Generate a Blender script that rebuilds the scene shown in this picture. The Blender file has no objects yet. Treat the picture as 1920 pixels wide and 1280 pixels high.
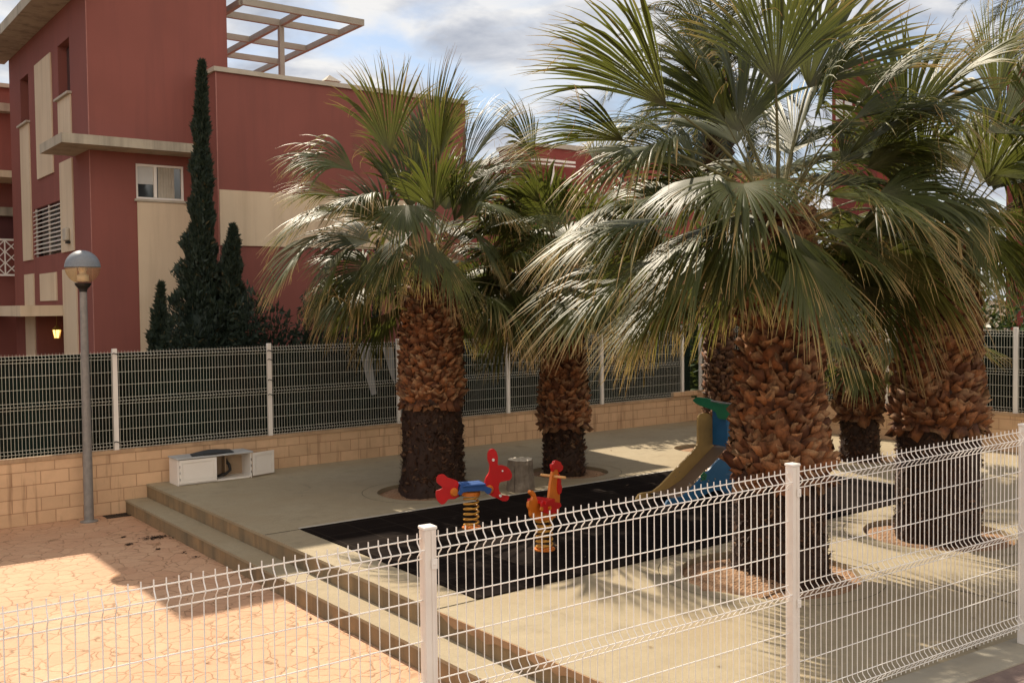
import bpy, math, random
import numpy as np
from math import radians as R, sin, cos, pi
from mathutils import Vector, Matrix, noise as mnoise
from mathutils.geometry import tessellate_polygon

# ------------------------------------------------------------------ camera
F, PITCH, ROLL, YAW, H, CY = 1884.1, R(1.9711), R(-0.642), R(37.1425), 2.8166, 632.2
sc = bpy.context.scene
right = Vector((cos(YAW), -sin(YAW), 0)); fwh = Vector((sin(YAW), cos(YAW), 0)); upw = Vector((0, 0, 1))
fwd = fwh*cos(PITCH) - upw*sin(PITCH); up2 = fwh*sin(PITCH) + upw*cos(PITCH)
camX = right*cos(ROLL) + up2*(-sin(ROLL))*1.0
camU = -(right*sin(ROLL)*1.0) + up2*cos(ROLL)
camX = (cos(ROLL)*right + sin(ROLL)*up2*-1*-1) if False else camX
CAM = Vector((0, 0, H))
# image x' = c*px - s*py, y'(down) = s*px + c*py with py down = -up2
c_, s_ = cos(ROLL), sin(ROLL)
camX = right*c_ + up2*s_
camU = -right*s_ + up2*c_
cam = bpy.data.cameras.new('camera'); co = bpy.data.objects.new('camera', cam); sc.collection.objects.link(co)
co.matrix_world = Matrix(((camX.x, camU.x, -fwd.x, 0), (camX.y, camU.y, -fwd.y, 0), (camX.z, camU.z, -fwd.z, H), (0, 0, 0, 1)))
cam.sensor_width = 36; cam.lens = F/1920*36; cam.shift_y = (CY-640)/1920
cam.clip_start = .1; cam.clip_end = 3000
sc.camera = co

def ray(u, v):
    a, b = (u-960)/F, (v-CY)/F
    return camX*a - camU*b + fwd
def oz(u, v, z=0.): d = ray(u, v); return CAM + d*((z-H)/d.z)
def oy(u, v, y): d = ray(u, v); return CAM + d*(y/d.y)
def ox(u, v, x): d = ray(u, v); return CAM + d*(x/d.x)
def od(u, v, D): return CAM + ray(u, v)*D

# ------------------------------------------------------------------ light
SUN_DIR = Vector((1.1, 9.14, 9.52)).normalized()
elev = math.asin(SUN_DIR.z); az = math.atan2(SUN_DIR.x, SUN_DIR.y)
sl = bpy.data.lights.new('sun', 'SUN'); so = bpy.data.objects.new('sun', sl); sc.collection.objects.link(so)
so.rotation_euler = (-SUN_DIR).to_track_quat('-Z', 'Y').to_euler()
sl.energy = 4.2; sl.angle = R(.55); sl.color = (1, .87, .70)
w = bpy.data.worlds.new('World'); sc.world = w; w.use_nodes = True
nt = w.node_tree; nt.nodes.clear()
N = lambda t, tree=nt: tree.nodes.new(t)
sky = N('ShaderNodeTexSky'); sky.sky_type = 'NISHITA'; sky.sun_disc = False; sky.sun_elevation = elev; sky.sun_rotation = az
sky.air_density = 1.0; sky.dust_density = 1.0
tc = N('ShaderNodeTexCoord'); sep = N('ShaderNodeSeparateXYZ'); nt.links.new(tc.outputs['Generated'], sep.inputs[0])
addz = N('ShaderNodeMath'); addz.operation = 'ADD'; addz.inputs[1].default_value = .22; nt.links.new(sep.outputs['Z'], addz.inputs[0])
dv = N('ShaderNodeVectorMath'); dv.operation = 'DIVIDE'; nt.links.new(tc.outputs['Generated'], dv.inputs[0])
cmb = N('ShaderNodeCombineXYZ')
for i in range(3): nt.links.new(addz.outputs[0], cmb.inputs[i])
nt.links.new(cmb.outputs[0], dv.inputs[1])
n1 = N('ShaderNodeTexNoise'); n1.inputs['Scale'].default_value = 2.3; n1.inputs['Detail'].default_value = 9; n1.inputs['Roughness'].default_value = .52; n1.inputs['Distortion'].default_value = .45
nt.links.new(dv.outputs[0], n1.inputs['Vector'])
n2 = N('ShaderNodeTexNoise'); n2.inputs['Scale'].default_value = 4.2; n2.inputs['Detail'].default_value = 8; n2.inputs['Roughness'].default_value = .55; n2.inputs['Distortion'].default_value = .3
nt.links.new(dv.outputs[0], n2.inputs['Vector'])
rmp = N('ShaderNodeValToRGB'); rmp.color_ramp.elements[0].position = .40; rmp.color_ramp.elements[1].position = .56
nt.links.new(n1.outputs[0], rmp.inputs[0])
cr = N('ShaderNodeValToRGB'); e = cr.color_ramp.elements; e[0].position = .36; e[0].color = (.44, .47, .54, 1); e[1].position = .58; e[1].color = (.84, .83, .82, 1)
em = cr.color_ramp.elements.new(.46); em.color = (.60, .62, .67, 1)
nt.links.new(n2.outputs[0], cr.inputs[0])
skm = N('ShaderNodeVectorMath'); skm.operation = 'SCALE'; skm.inputs['Scale'].default_value = .72; nt.links.new(sky.outputs[0], skm.inputs[0])
clm = N('ShaderNodeVectorMath'); clm.operation = 'SCALE'; clm.inputs['Scale'].default_value = 6.6; nt.links.new(cr.outputs[0], clm.inputs[0])
# unseen clouds opposite the sun brightened and warmed as added fill for shaded walls
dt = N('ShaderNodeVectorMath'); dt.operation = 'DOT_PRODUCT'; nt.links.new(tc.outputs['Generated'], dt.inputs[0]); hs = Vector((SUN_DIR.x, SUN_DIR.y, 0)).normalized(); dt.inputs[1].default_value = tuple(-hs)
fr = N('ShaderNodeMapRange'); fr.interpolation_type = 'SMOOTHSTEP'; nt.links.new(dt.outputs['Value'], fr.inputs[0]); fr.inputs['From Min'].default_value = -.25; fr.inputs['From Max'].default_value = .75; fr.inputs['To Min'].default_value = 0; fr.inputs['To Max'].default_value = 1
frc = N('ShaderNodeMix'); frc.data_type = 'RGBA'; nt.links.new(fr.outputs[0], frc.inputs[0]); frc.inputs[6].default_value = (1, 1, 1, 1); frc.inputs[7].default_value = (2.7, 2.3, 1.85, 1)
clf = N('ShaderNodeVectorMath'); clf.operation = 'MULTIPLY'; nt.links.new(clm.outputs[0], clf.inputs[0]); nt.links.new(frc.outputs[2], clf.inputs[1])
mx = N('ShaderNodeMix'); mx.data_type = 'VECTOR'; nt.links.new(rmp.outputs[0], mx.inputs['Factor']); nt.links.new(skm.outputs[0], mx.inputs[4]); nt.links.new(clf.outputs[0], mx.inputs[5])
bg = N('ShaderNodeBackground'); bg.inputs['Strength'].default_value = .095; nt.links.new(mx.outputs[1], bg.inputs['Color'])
wo = N('ShaderNodeOutputWorld'); nt.links.new(bg.outputs[0], wo.inputs[0])
sc.view_settings.view_transform = 'Standard'; sc.view_settings.look = 'None'; sc.view_settings.exposure = .80; sc.view_settings.gamma = 1
sc.cycles.max_bounces = 6; sc.cycles.transparent_max_bounces = 16

rnd = random.Random(7)
# ------------------------------------------------------------------ materials
MATS = {}
def newmat(name):
    m = bpy.data.materials.new(name); m.use_nodes = True; t = m.node_tree
    b = t.nodes['Principled BSDF']; MATS[name] = m
    return m, t, b
def L(t, a, b): t.links.new(a, b)
def coords(t, scale=(1, 1, 1), kind='Object', rot=(0, 0, 0)):
    tcn = t.nodes.new('ShaderNodeTexCoord'); mp = t.nodes.new('ShaderNodeMapping'); L(t, tcn.outputs[kind], mp.inputs[0])
    mp.inputs['Scale'].default_value = scale; mp.inputs['Rotation'].default_value = rot
    return mp.outputs[0]
def noise(t, vec, scale, detail=5, rough=.55, dist=0):
    n = t.nodes.new('ShaderNodeTexNoise'); L(t, vec, n.inputs['Vector']); n.inputs['Scale'].default_value = scale
    n.inputs['Detail'].default_value = detail; n.inputs['Roughness'].default_value = rough; n.inputs['Distortion'].default_value = dist
    return n.outputs[0]
def ramp(t, fac, stops):
    r = t.nodes.new('ShaderNodeValToRGB'); L(t, fac, r.inputs[0]); el = r.color_ramp.elements
    while len(el) < len(stops): el.new(.5)
    for e_, (p_, c) in zip(el, stops):
        e_.position = p_; e_.color = (*c, 1) if not isinstance(c, (int, float)) else (c, c, c, 1)
    return r.outputs[0]
def mixc(t, fac, a, b, mode='MIX'):
    m = t.nodes.new('ShaderNodeMix'); m.data_type = 'RGBA'; m.blend_type = mode
    if isinstance(fac, (int, float)): m.inputs[0].default_value = fac
    else: L(t, fac, m.inputs[0])
    for k, x in ((6, a), (7, b)):
        if isinstance(x, tuple): m.inputs[k].default_value = (*x, 1)
        else: L(t, x, m.inputs[k])
    return m.outputs[2]
def bump(t, b, h, strength=.3, dist=.01):
    n = t.nodes.new('ShaderNodeBump'); n.inputs['Strength'].default_value = strength; n.inputs['Distance'].default_value = dist
    L(t, h, n.inputs['Height']); L(t, n.outputs[0], b.inputs['Normal']); return n
def mathn(t, op, a, b=None):
    m = t.nodes.new('ShaderNodeMath'); m.operation = op
    for k, x in ((0, a), (1, b)):
        if x is None: continue
        if isinstance(x, (int, float)): m.inputs[k].default_value = x
        else: L(t, x, m.inputs[k])
    return m.outputs[0]
def mottled(name, c1, c2, scale=3, rough=.85, bs=.2, bscale=60, streak=None, spec=.3, metal=0):
    m, t, b = newmat(name)
    v = coords(t)
    col = mixc(t, ramp(t, noise(t, v, scale, 6), [(.3, 0.), (.7, 1.)]), c1, c2)
    if streak:
        vs = coords(t, (6, 6, .35)); col = mixc(t, ramp(t, noise(t, vs, .6, 6, .65), [(.48, 0.), (.75, .75)]), col, streak)
    L(t, col, b.inputs['Base Color']); b.inputs['Roughness'].default_value = rough; b.inputs['Specular IOR Level'].default_value = spec; b.inputs['Metallic'].default_value = metal
    if bs: bump(t, b, noise(t, v, bscale, 4), bs, .004)
    return m
RED = mottled('red_stucco', (.255, .088, .072), (.222, .078, .063), .7, .9, .35, 90, streak=(.19, .07, .06))
REDS = mottled('red_stucco_far', (.26, .06, .05), (.21, .05, .04), 1, .9)
CREAM = mottled('cream_stucco', (.66, .54, .39), (.60, .48, .34), .9, .9, .3, 90, streak=(.46, .36, .25))
SLAB = mottled('cast_concrete', (.46, .41, .32), (.36, .32, .25), 2.2, .85, .3, 70, streak=(.13, .12, .10))
CAP = mottled('pale_coping', (.50, .45, .37), (.40, .36, .29), 3, .8)
WHITE = mottled('white_lacquer', (.86, .82, .76), (.79, .74, .67), 2, .38, .1, 40, spec=.5)
FWIRE = mottled('white_coated_wire', (.88, .85, .80), (.80, .76, .70), 2.5, .4, 0, spec=.5)
BWIRE = mottled('weathered_coated_wire', (.72, .69, .60), (.60, .57, .48), 1.5, .5, 0, spec=.4)
POSTM = mottled('aged_white_post', (.84, .78, .70), (.76, .69, .61), 4, .45, .15, 50, streak=(.60, .40, .27), spec=.5)
PERG = mottled('painted_pergola_timber', (.36, .33, .28), (.30, .27, .22), 3, .7)
GREYM = mottled('galvanised_steel', (.25, .235, .215), (.18, .17, .16), 14, .5, .1, 40, spec=.5)
CAPM = mottled('lamp_cap_paint', (.20, .22, .24), (.16, .18, .20), 40, .45, 0)
DARK = mottled('dark_void', (.015, .016, .017), (.02, .02, .02), 3, .6, 0)
GLASSW = mottled('window_glass_dark', (.03, .035, .04), (.04, .045, .05), 2, .06, 0, spec=1)
CURT = mottled('curtain_cloth', (.50, .46, .38), (.40, .36, .29), 6, .9, 0)
BLIND = mottled('roller_blind', (.55, .56, .54), (.50, .51, .50), 3, .6, 0)
SLATE = mottled('dark_grey_sheet', (.055, .065, .07), (.035, .04, .045), 7, .6, .3, 30)
CABI = mottled('cabinet_inside', (.46, .33, .21), (.36, .25, .16), 4, .8)
BLACKM = mottled('black_plastic', (.015, .014, .013), (.02, .018, .016), 9, .45, 0)
BARK = mottled('palm_core_fibre', (.055, .028, .014), (.022, .012, .007), 30, .95, .6, 80)
STUMPM = mottled('stump_bark', (.27, .22, .165), (.14, .11, .08), 9, .9, .6, 40, streak=(.09, .055, .035))
STUMPT = mottled('stump_cut_wood', (.55, .50, .42), (.42, .37, .29), 20, .8)
def plastic(name, c, rough=.42):
    m = mottled(name, c, tuple(x*.8 for x in c), 5, rough, .05, 60, spec=.5); return m
PRED = plastic('red_plastic_board', (.62, .010, .012)); PBLUE = plastic('blue_plastic_seat', (.025, .10, .33))
PORA = plastic('orange_plastic_board', (.72, .20, .02)); PYEL = plastic('yellow_coil_paint', (.62, .30, .04), .35)
PTAN = plastic('tan_plastic_board', (.52, .33, .115)); PSBL = plastic('slide_blue_board', (.012, .115, .25)); PGRN = plastic('green_plastic', (.012, .17, .075))
STEEL = mottled('slide_steel', (.30, .22, .16), (.24, .17, .12), 3, .3, 0, metal=.6)
LANT = mottled('brass_lantern', (.5, .3, .08), (.4, .25, .06), 9, .4, 0)

# platform concrete
def concrete(name, c1, c2, c3, joints=True):
    m, t, b = newmat(name); v = coords(t)
    big = noise(t, v, .55, 6, .6); mid = noise(t, v, 5, 7, .65, .6); vor = t.nodes.new('ShaderNodeTexVoronoi'); L(t, v, vor.inputs['Vector']); vor.inputs['Scale'].default_value = 3.2; vor.feature = 'SMOOTH_F1'
    col = mixc(t, ramp(t, mid, [(.32, 0.), (.68, 1.)]), c1, c2)
    col = mixc(t, ramp(t, big, [(.42, 0.), (.66, .8)]), col, c3)
    col = mixc(t, ramp(t, noise(t, v, 38, 4, .7), [(.35, .0), (.75, .35)]), col, tuple(x*.55 for x in c1))
    col = mixc(t, ramp(t, noise(t, v, 1.7, 5, .7, 1.2), [(.56, 0.), (.72, .45)]), col, tuple(x*.5 for x in c3))
    L(t, col, b.inputs['Base Color']); b.inputs['Roughness'].default_value = .82; b.inputs['Specular IOR Level'].default_value = .35
    hh = mathn(t, 'ADD', mathn(t, 'MULTIPLY', mid, .8), mathn(t, 'MULTIPLY', vor.outputs[0], .35))
    hh = mathn(t, 'ADD', hh, mathn(t, 'MULTIPLY', noise(t, v, 60, 4, .7), .25))
    bump(t, b, hh, .55, .02); return m
CONC = concrete('stamped_concrete', (.32, .265, .17), (.38, .315, .205), (.32, .25, .15))
RISER = mottled('step_riser_concrete', (.34, .225, .115), (.17, .14, .09), 2.2, .9, .6, 30, streak=(.07, .06, .04))
KERBM = mottled('kerb_concrete', (.36, .33, .26), (.28, .25, .19), 2, .85, .4, 50)
# pink stamped flagstones
m, t, b = newmat('pink_stamped_paving'); v = coords(t, (1, 1, 1))
nv = t.nodes.new('ShaderNodeTexNoise'); L(t, v, nv.inputs['Vector']); nv.inputs['Scale'].default_value = 2.2; nv.inputs['Detail'].default_value = 5
wv = t.nodes.new('ShaderNodeVectorMath'); wv.operation = 'SCALE'; wv.inputs['Scale'].default_value = .34; L(t, nv.outputs[1], wv.inputs[0])
av = t.nodes.new('ShaderNodeVectorMath'); av.operation = 'ADD'; L(t, v, av.inputs[0]); L(t, wv.outputs[0], av.inputs[1])
vo = t.nodes.new('ShaderNodeTexVoronoi'); vo.feature = 'DISTANCE_TO_EDGE'; vo.inputs['Scale'].default_value = 4.3; L(t, av.outputs[0], vo.inputs['Vector'])
vc = t.nodes.new('ShaderNodeTexVoronoi'); vc.inputs['Scale'].default_value = 4.3; L(t, av.outputs[0], vc.inputs['Vector'])
base = mixc(t, ramp(t, noise(t, v, 1.1, 6, .6), [(.35, 0.), (.65, 1.)]), (.53, .295, .165), (.575, .35, .205))
base = mixc(t, .30, base, ramp(t, vc.outputs['Color'], [(0, (.40, .22, .14)), (1, (.60, .42, .28))]))
base = mixc(t, ramp(t, noise(t, v, 30, 5, .7), [(.4, 0.), (.8, .4)]), base, (.30, .17, .11))
jw = ramp(t, vo.outputs['Distance'], [(.006, 1.), (.030, 0.)]); jn = ramp(t, noise(t, v, 3.1, 3), [(.36, .3), (.58, 1.)])
L(t, mixc(t, mathn(t, 'MULTIPLY', jw, jn), base, (.24, .14, .07)), b.inputs['Base Color']); b.inputs['Roughness'].default_value = .8; b.inputs['Specular IOR Level'].default_value = .3
hh = mathn(t, 'ADD', ramp(t, vo.outputs['Distance'], [(.0, 0.), (.06, 1.)]), mathn(t, 'MULTIPLY', noise(t, v, 14, 6, .65), .6)); bump(t, b, hh, .5, .012); PINK = m
# brown pavement
m, t, b = newmat('brown_pavement'); v = coords(t)
col = mixc(t, ramp(t, noise(t, v, 6, 6), [(.35, 0.), (.65, 1.)]), (.15, .105, .09), (.20, .145, .12)); L(t, col, b.inputs['Base Color']); b.inputs['Roughness'].default_value = .85; bump(t, b, noise(t, v, 25, 5), .5, .01); BROWN = m
# rubber mat tiles
m, t, b = newmat('black_rubber_tiles'); v = coords(t)
br = t.nodes.new('ShaderNodeTexBrick'); L(t, v, br.inputs['Vector']); br.offset = 0; br.inputs['Scale'].default_value = 1; br.inputs['Brick Width'].default_value = .5; br.inputs['Row Height'].default_value = .5; br.inputs['Mortar Size'].default_value = .006
br.inputs['Color1'].default_value = (.010, .007, .006, 1); br.inputs['Color2'].default_value = (.014, .010, .008, 1); br.inputs['Mortar'].default_value = (.034, .026, .020, 1)
col = mixc(t, ramp(t, noise(t, v, 3, 6, .7, .8), [(.5, 0.), (.8, .5)]), br.outputs[0], (.024, .018, .014))
L(t, col, b.inputs['Base Color']); b.inputs['Roughness'].default_value = 1; b.inputs['Specular IOR Level'].default_value = .04; bump(t, b, noise(t, v, 120, 3), .5, .004); RUB = m
# block wall (x along the wall, z up)
def blockmat(name, c1, c2, c3, rotz=0.):
    m, t, b = newmat(name); tcn = t.nodes.new('ShaderNodeTexCoord'); sp = t.nodes.new('ShaderNodeSeparateXYZ'); cb = t.nodes.new('ShaderNodeCombineXYZ')
    L(t, tcn.outputs['Object'], sp.inputs[0]); L(t, sp.outputs[0], cb.inputs[0]); L(t, sp.outputs[2], cb.inputs[1]); v = tcn.outputs['Object']
    br = t.nodes.new('ShaderNodeTexBrick'); L(t, cb.outputs[0], br.inputs['Vector']); br.inputs['Scale'].default_value = 1; br.inputs['Brick Width'].default_value = .4; br.inputs['Row Height'].default_value = .2
    br.inputs['Mortar Size'].default_value = .007; br.inputs['Mortar Smooth'].default_value = .3; br.inputs['Color1'].default_value = (*c1, 1); br.inputs['Color2'].default_value = (*c2, 1); br.inputs['Mortar'].default_value = (*c3, 1)
    col = mixc(t, ramp(t, noise(t, v, 2.4, 6, .7), [(.40, 0.), (.8, .6)]), br.outputs[0], tuple(x*.62 for x in c1))
    vs = coords(t, (7, 7, .5)); col = mixc(t, ramp(t, noise(t, vs, 1.2, 4, .6), [(.56, 0.), (.72, .6)]), col, (.20, .10, .05))
    L(t, col, b.inputs['Base Color']); b.inputs['Roughness'].default_value = .92; b.inputs['Specular IOR Level'].default_value = .2
    h_ = mathn(t, 'ADD', mathn(t, 'MULTIPLY', mathn(t, 'SUBTRACT', 1., br.outputs['Fac']), 1.), mathn(t, 'MULTIPLY', noise(t, v, 45, 5, .7), .5)); bump(t, b, h_, .7, .01)
    return m
BLOCK = blockmat('cream_split_block', (.72, .48, .29), (.62, .41, .245), (.44, .26, .15))
COPE = mottled('stained_coping', (.55, .37, .22), (.42, .28, .17), 3, .9, .5, 50, streak=(.20, .11, .06))
# soil
m, t, b = newmat('reddish_gravel'); v = coords(t); vr = t.nodes.new('ShaderNodeTexVoronoi'); L(t, v, vr.inputs['Vector']); vr.inputs['Scale'].default_value = 40
L(t, mixc(t, .5, ramp(t, vr.outputs['Color'], [(0, (.20, .095, .045)), (1, (.48, .29, .16))]), ramp(t, noise(t, v, 4), [(.3, (.24, .13, .065)), (.7, (.36, .22, .12))])), b.inputs['Base Color']); b.inputs['Roughness'].default_value = .95; bump(t, b, vr.outputs[0], 1., .02); SOIL = m
# privacy net
m, t, b = newmat('dark_privacy_net'); v = coords(t)
col = mixc(t, ramp(t, noise(t, v, .8, 4), [(.4, 0.), (.6, 1.)]), (.008, .020, .015), (.013, .017, .013)); L(t, col, b.inputs['Base Color']); b.inputs['Roughness'].default_value = .9; b.inputs['Specular IOR Level'].default_value = .1
tr = t.nodes.new('ShaderNodeBsdfTransparent'); ms = t.nodes.new('ShaderNodeMixShader'); ms.inputs[0].default_value = .9; L(t, tr.outputs[0], ms.inputs[1]); L(t, b.outputs[0], ms.inputs[2]); L(t, ms.outputs[0], t.nodes['Material Output'].inputs[0]); NET = m
# leaves with per-vertex real colour (tips dried)
def leafmat(name, green, green2, tipc, trans=.35, rough=.38, spec=.5, yel=(.17, .155, .045)):
    m, t, b = newmat(name); at = t.nodes.new('ShaderNodeAttribute'); at.attribute_name = 'dry'; sp = t.nodes.new('ShaderNodeSeparateColor'); L(t, at.outputs['Color'], sp.inputs[0])
    g = mixc(t, sp.outputs[1], green, green2); col = mixc(t, ramp(t, sp.outputs[0], [(0., 0.), (.45, 1.)]), g, yel); col = mixc(t, ramp(t, sp.outputs[0], [(.35, 0.), (.85, 1.)]), col, tipc)
    col = mixc(t, mathn(t, 'MULTIPLY', sp.outputs[2], .55), col, (.42, .37, .26))
    L(t, col, b.inputs['Base Color']); b.inputs['Roughness'].default_value = rough; b.inputs['Specular IOR Level'].default_value = spec
    tl = t.nodes.new('ShaderNodeBsdfTranslucent'); L(t, mixc(t, .5, col, (.20, .22, .03)), tl.inputs[0]); ms = t.nodes.new('ShaderNodeMixShader'); ms.inputs[0].default_value = trans
    L(t, b.outputs[0], ms.inputs[1]); L(t, tl.outputs[0], ms.inputs[2]); L(t, ms.outputs[0], t.nodes['Material Output'].inputs[0]); return m
FAN = leafmat('fan_leaf', (.040, .051, .015), (.084, .096, .022), (.46, .30, .125), .31, .47, .32)
DATE = leafmat('date_leaf', (.026, .040, .032), (.045, .058, .042), (.16, .12, .07), .10, .6, .3)
CYP = leafmat('cypress_leaf', (.018, .032, .024), (.034, .050, .034), (.10, .075, .04), .1, .6, .3)
SHR = leafmat('shrub_leaf', (.022, .045, .018), (.075, .125, .040), (.12, .09, .04), .25, .45, .4)
FIB = leafmat('dry_fibre', (.34, .17, .06), (.42, .27, .13), (.40, .25, .12), .2, .7, .2)
BOOT = None
m, t, b = newmat('leaf_base_boot'); at = t.nodes.new('ShaderNodeAttribute'); at.attribute_name = 'dry'; sp = t.nodes.new('ShaderNodeSeparateColor'); L(t, at.outputs['Color'], sp.inputs[0]); v = coords(t)
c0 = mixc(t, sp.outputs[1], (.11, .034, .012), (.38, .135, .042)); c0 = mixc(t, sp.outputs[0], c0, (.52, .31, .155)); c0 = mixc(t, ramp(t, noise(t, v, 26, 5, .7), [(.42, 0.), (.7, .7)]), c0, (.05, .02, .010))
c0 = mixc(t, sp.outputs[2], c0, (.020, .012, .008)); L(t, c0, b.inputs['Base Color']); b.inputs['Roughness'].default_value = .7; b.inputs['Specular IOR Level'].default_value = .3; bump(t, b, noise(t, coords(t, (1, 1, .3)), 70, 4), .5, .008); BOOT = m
# amber lamp glass
m, t, b = newmat('amber_lamp_glass'); b.inputs['Base Color'].default_value = (.62, .50, .34, 1); b.inputs['Roughness'].default_value = .12
tr = t.nodes.new('ShaderNodeBsdfTransparent'); tr.inputs[0].default_value = (.95, .85, .68, 1); ms = t.nodes.new('ShaderNodeMixShader'); ms.inputs[0].default_value = .22
L(t, tr.outputs[0], ms.inputs[1]); L(t, b.outputs[0], ms.inputs[2]); L(t, ms.outputs[0], t.nodes['Material Output'].inputs[0]); AMBER = m
m, t, b = newmat('lit_lantern_pane'); b.inputs['Base Color'].default_value = (.8, .6, .2, 1); b.inputs['Emission Color'].default_value = (1, .62, .18, 1); b.inputs['Emission Strength'].default_value = 1.6; LIT = m

# ------------------------------------------------------------------ mesh helpers
class MB:
    def __init__(s): s.v = []; s.f = []; s.c = None
    def add(s, vs, fs):
        o = len(s.v); s.v += [tuple(x) for x in vs]; s.f += [tuple(i+o for i in f) for f in fs]; return s
    def box(s, x0, x1, y0, y1, z0, z1, M=None):
        vs = [Vector((x, y, z)) for z in (z0, z1) for x, y in ((x0, y0), (x1, y0), (x1, y1), (x0, y1))]
        if M is not None: vs = [M @ q for q in vs]
        return s.add(vs, [(3, 2, 1, 0), (4, 5, 6, 7), (0, 1, 5, 4), (1, 2, 6, 5), (2, 3, 7, 6), (3, 0, 4, 7)])
    def beam(s, a, b, w, h):
        a = Vector(a); b = Vector(b); d = (b-a); ln = d.length; d.normalize(); l = d.cross(Vector((0, 0, 1)))
        if l.length < 1e-4: l = Vector((1, 0, 0))
        l.normalize(); u = l.cross(d); M = Matrix(((d.x, l.x, u.x, a.x), (d.y, l.y, u.y, a.y), (d.z, l.z, u.z, a.z), (0, 0, 0, 1)))
        return s.box(0, ln, -w/2, w/2, -h/2, h/2, M)
    def tube(s, pts, r, n=6, caps=True):
        pts = [Vector(p) for p in pts]; m = len(pts); rs = r if isinstance(r, (list, tuple)) else [r]*m
        o = len(s.v); pu = None
        for i, p in enumerate(pts):
            d = (pts[min(i+1, m-1)]-pts[max(i-1, 0)]).normalized()
            if pu is None: pu = d.orthogonal().normalized()
            pu = (pu - d*pu.dot(d)).normalized(); pv = d.cross(pu)
            for k in range(n):
                a = 2*pi*k/n; s.v.append(tuple(p + (pu*cos(a)+pv*sin(a))*rs[i]))
        for i in range(m-1):
            for k in range(n):
                a = o+i*n+k; b_ = o+i*n+(k+1) % n; s.f.append((a, b_, b_+n, a+n))
        if caps: s.f.append(tuple(o+k for k in range(n))[::-1]); s.f.append(tuple(o+(m-1)*n+k for k in range(n)))
        return s
    def lathe(s, prof, n=24, c=(0, 0, 0)):
        o = len(s.v); m = len(prof)
        for r, z in prof:
            for k in range(n): a = 2*pi*k/n; s.v.append((c[0]+r*cos(a), c[1]+r*sin(a), c[2]+z))
        for i in range(m-1):
            for k in range(n): a = o+i*n+k; b_ = o+i*n+(k+1) % n; s.f.append((a, b_, b_+n, a+n))
        s.f.append(tuple(o+k for k in range(n))[::-1]); s.f.append(tuple(o+(m-1)*n+k for k in range(n))); return s
    def plate(s, poly, M, th):           # poly in local xz, thickness along local y
        n = len(poly); f = [M @ Vector((x, -th/2, z)) for x, z in poly]; k = [M @ Vector((x, th/2, z)) for x, z in poly]
        tri = tessellate_polygon([[Vector((x, z, 0)) for x, z in poly]])
        area = sum(poly[i][0]*poly[(i+1) % n][1]-poly[(i+1) % n][0]*poly[i][1] for i in range(n))
        fs = [(i, (i+1) % n, n+(i+1) % n, n+i) if area < 0 else (i, n+i, n+(i+1) % n, (i+1) % n) for i in range(n)]
        for a, b_, c in tri: fs.append((a, b_, c)); fs.append((n+a, n+c, n+b_))
        return s.add(f+k, fs)
    def build(s, name, mat, parent=None, smooth=False, bevel=0, origin=None):
        me = bpy.data.meshes.new(name); vs = s.v
        if origin is not None: vs = [(x-origin[0], y-origin[1], z-origin[2]) for x, y, z in vs]
        me.from_pydata(vs, [], s.f); me.update(); o = bpy.data.objects.new(name, me); sc.collection.objects.link(o)
        if origin is not None: o.location = origin
        if mat: me.materials.append(mat)
        if smooth: me.polygons.foreach_set('use_smooth', [True]*len(me.polygons))
        if s.c is not None:
            ca = me.color_attributes.new('dry', 'FLOAT_COLOR', 'POINT'); ca.data.foreach_set('color', np.asarray(s.c, dtype=np.float32).ravel())
        if bevel:
            md = o.modifiers.new('b', 'BEVEL'); md.width = bevel; md.segments = 2; md.limit_method = 'ANGLE'; md.angle_limit = R(40)
        if parent is not None:
            o.parent = parent; o.matrix_parent_inverse = Matrix.Translation(-wloc(parent))
        return o
def npmesh(name, V, Fq, C, mat, parent, smooth=False):
    me = bpy.data.meshes.new(name); V = np.asarray(V, dtype=np.float32); Fq = np.asarray(Fq, dtype=np.int32)
    me.vertices.add(len(V)); me.vertices.foreach_set('co', V.ravel()); k = Fq.shape[1]
    me.loops.add(len(Fq)*k); me.loops.foreach_set('vertex_index', Fq.ravel()); me.polygons.add(len(Fq))
    me.polygons.foreach_set('loop_start', np.arange(len(Fq), dtype=np.int32)*k); me.polygons.foreach_set('loop_total', np.full(len(Fq), k, dtype=np.int32))
    if smooth: me.polygons.foreach_set('use_smooth', np.ones(len(Fq), dtype=bool))
    me.update(calc_edges=True); me.materials.append(mat)
    if C is not None:
        ca = me.color_attributes.new('dry', 'FLOAT_COLOR', 'POINT'); ca.data.foreach_set('color', np.asarray(C, dtype=np.float32).ravel())
    o = bpy.data.objects.new(name, me); sc.collection.objects.link(o)
    if parent is not None: o.parent = parent; o.matrix_parent_inverse = Matrix.Translation(-wloc(parent))
    return o
def wloc(o):
    return Vector(o.location) if o.type == 'EMPTY' else Vector((0, 0, 0))
def tag(o, label=None, cat=None, group=None, kind=None):
    if label: o['label'] = label
    if cat: o['category'] = cat
    if group: o['group'] = group
    if kind: o['kind'] = kind
    return o
def thing(name, loc, label, cat, group=None):
    o = bpy.data.objects.new(name, None); sc.collection.objects.link(o); o.location = loc; o.empty_display_size = .2
    return tag(o, label, cat, group)
def struct(mb, name, mat): return tag(mb.build(name, mat), kind='structure')

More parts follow.
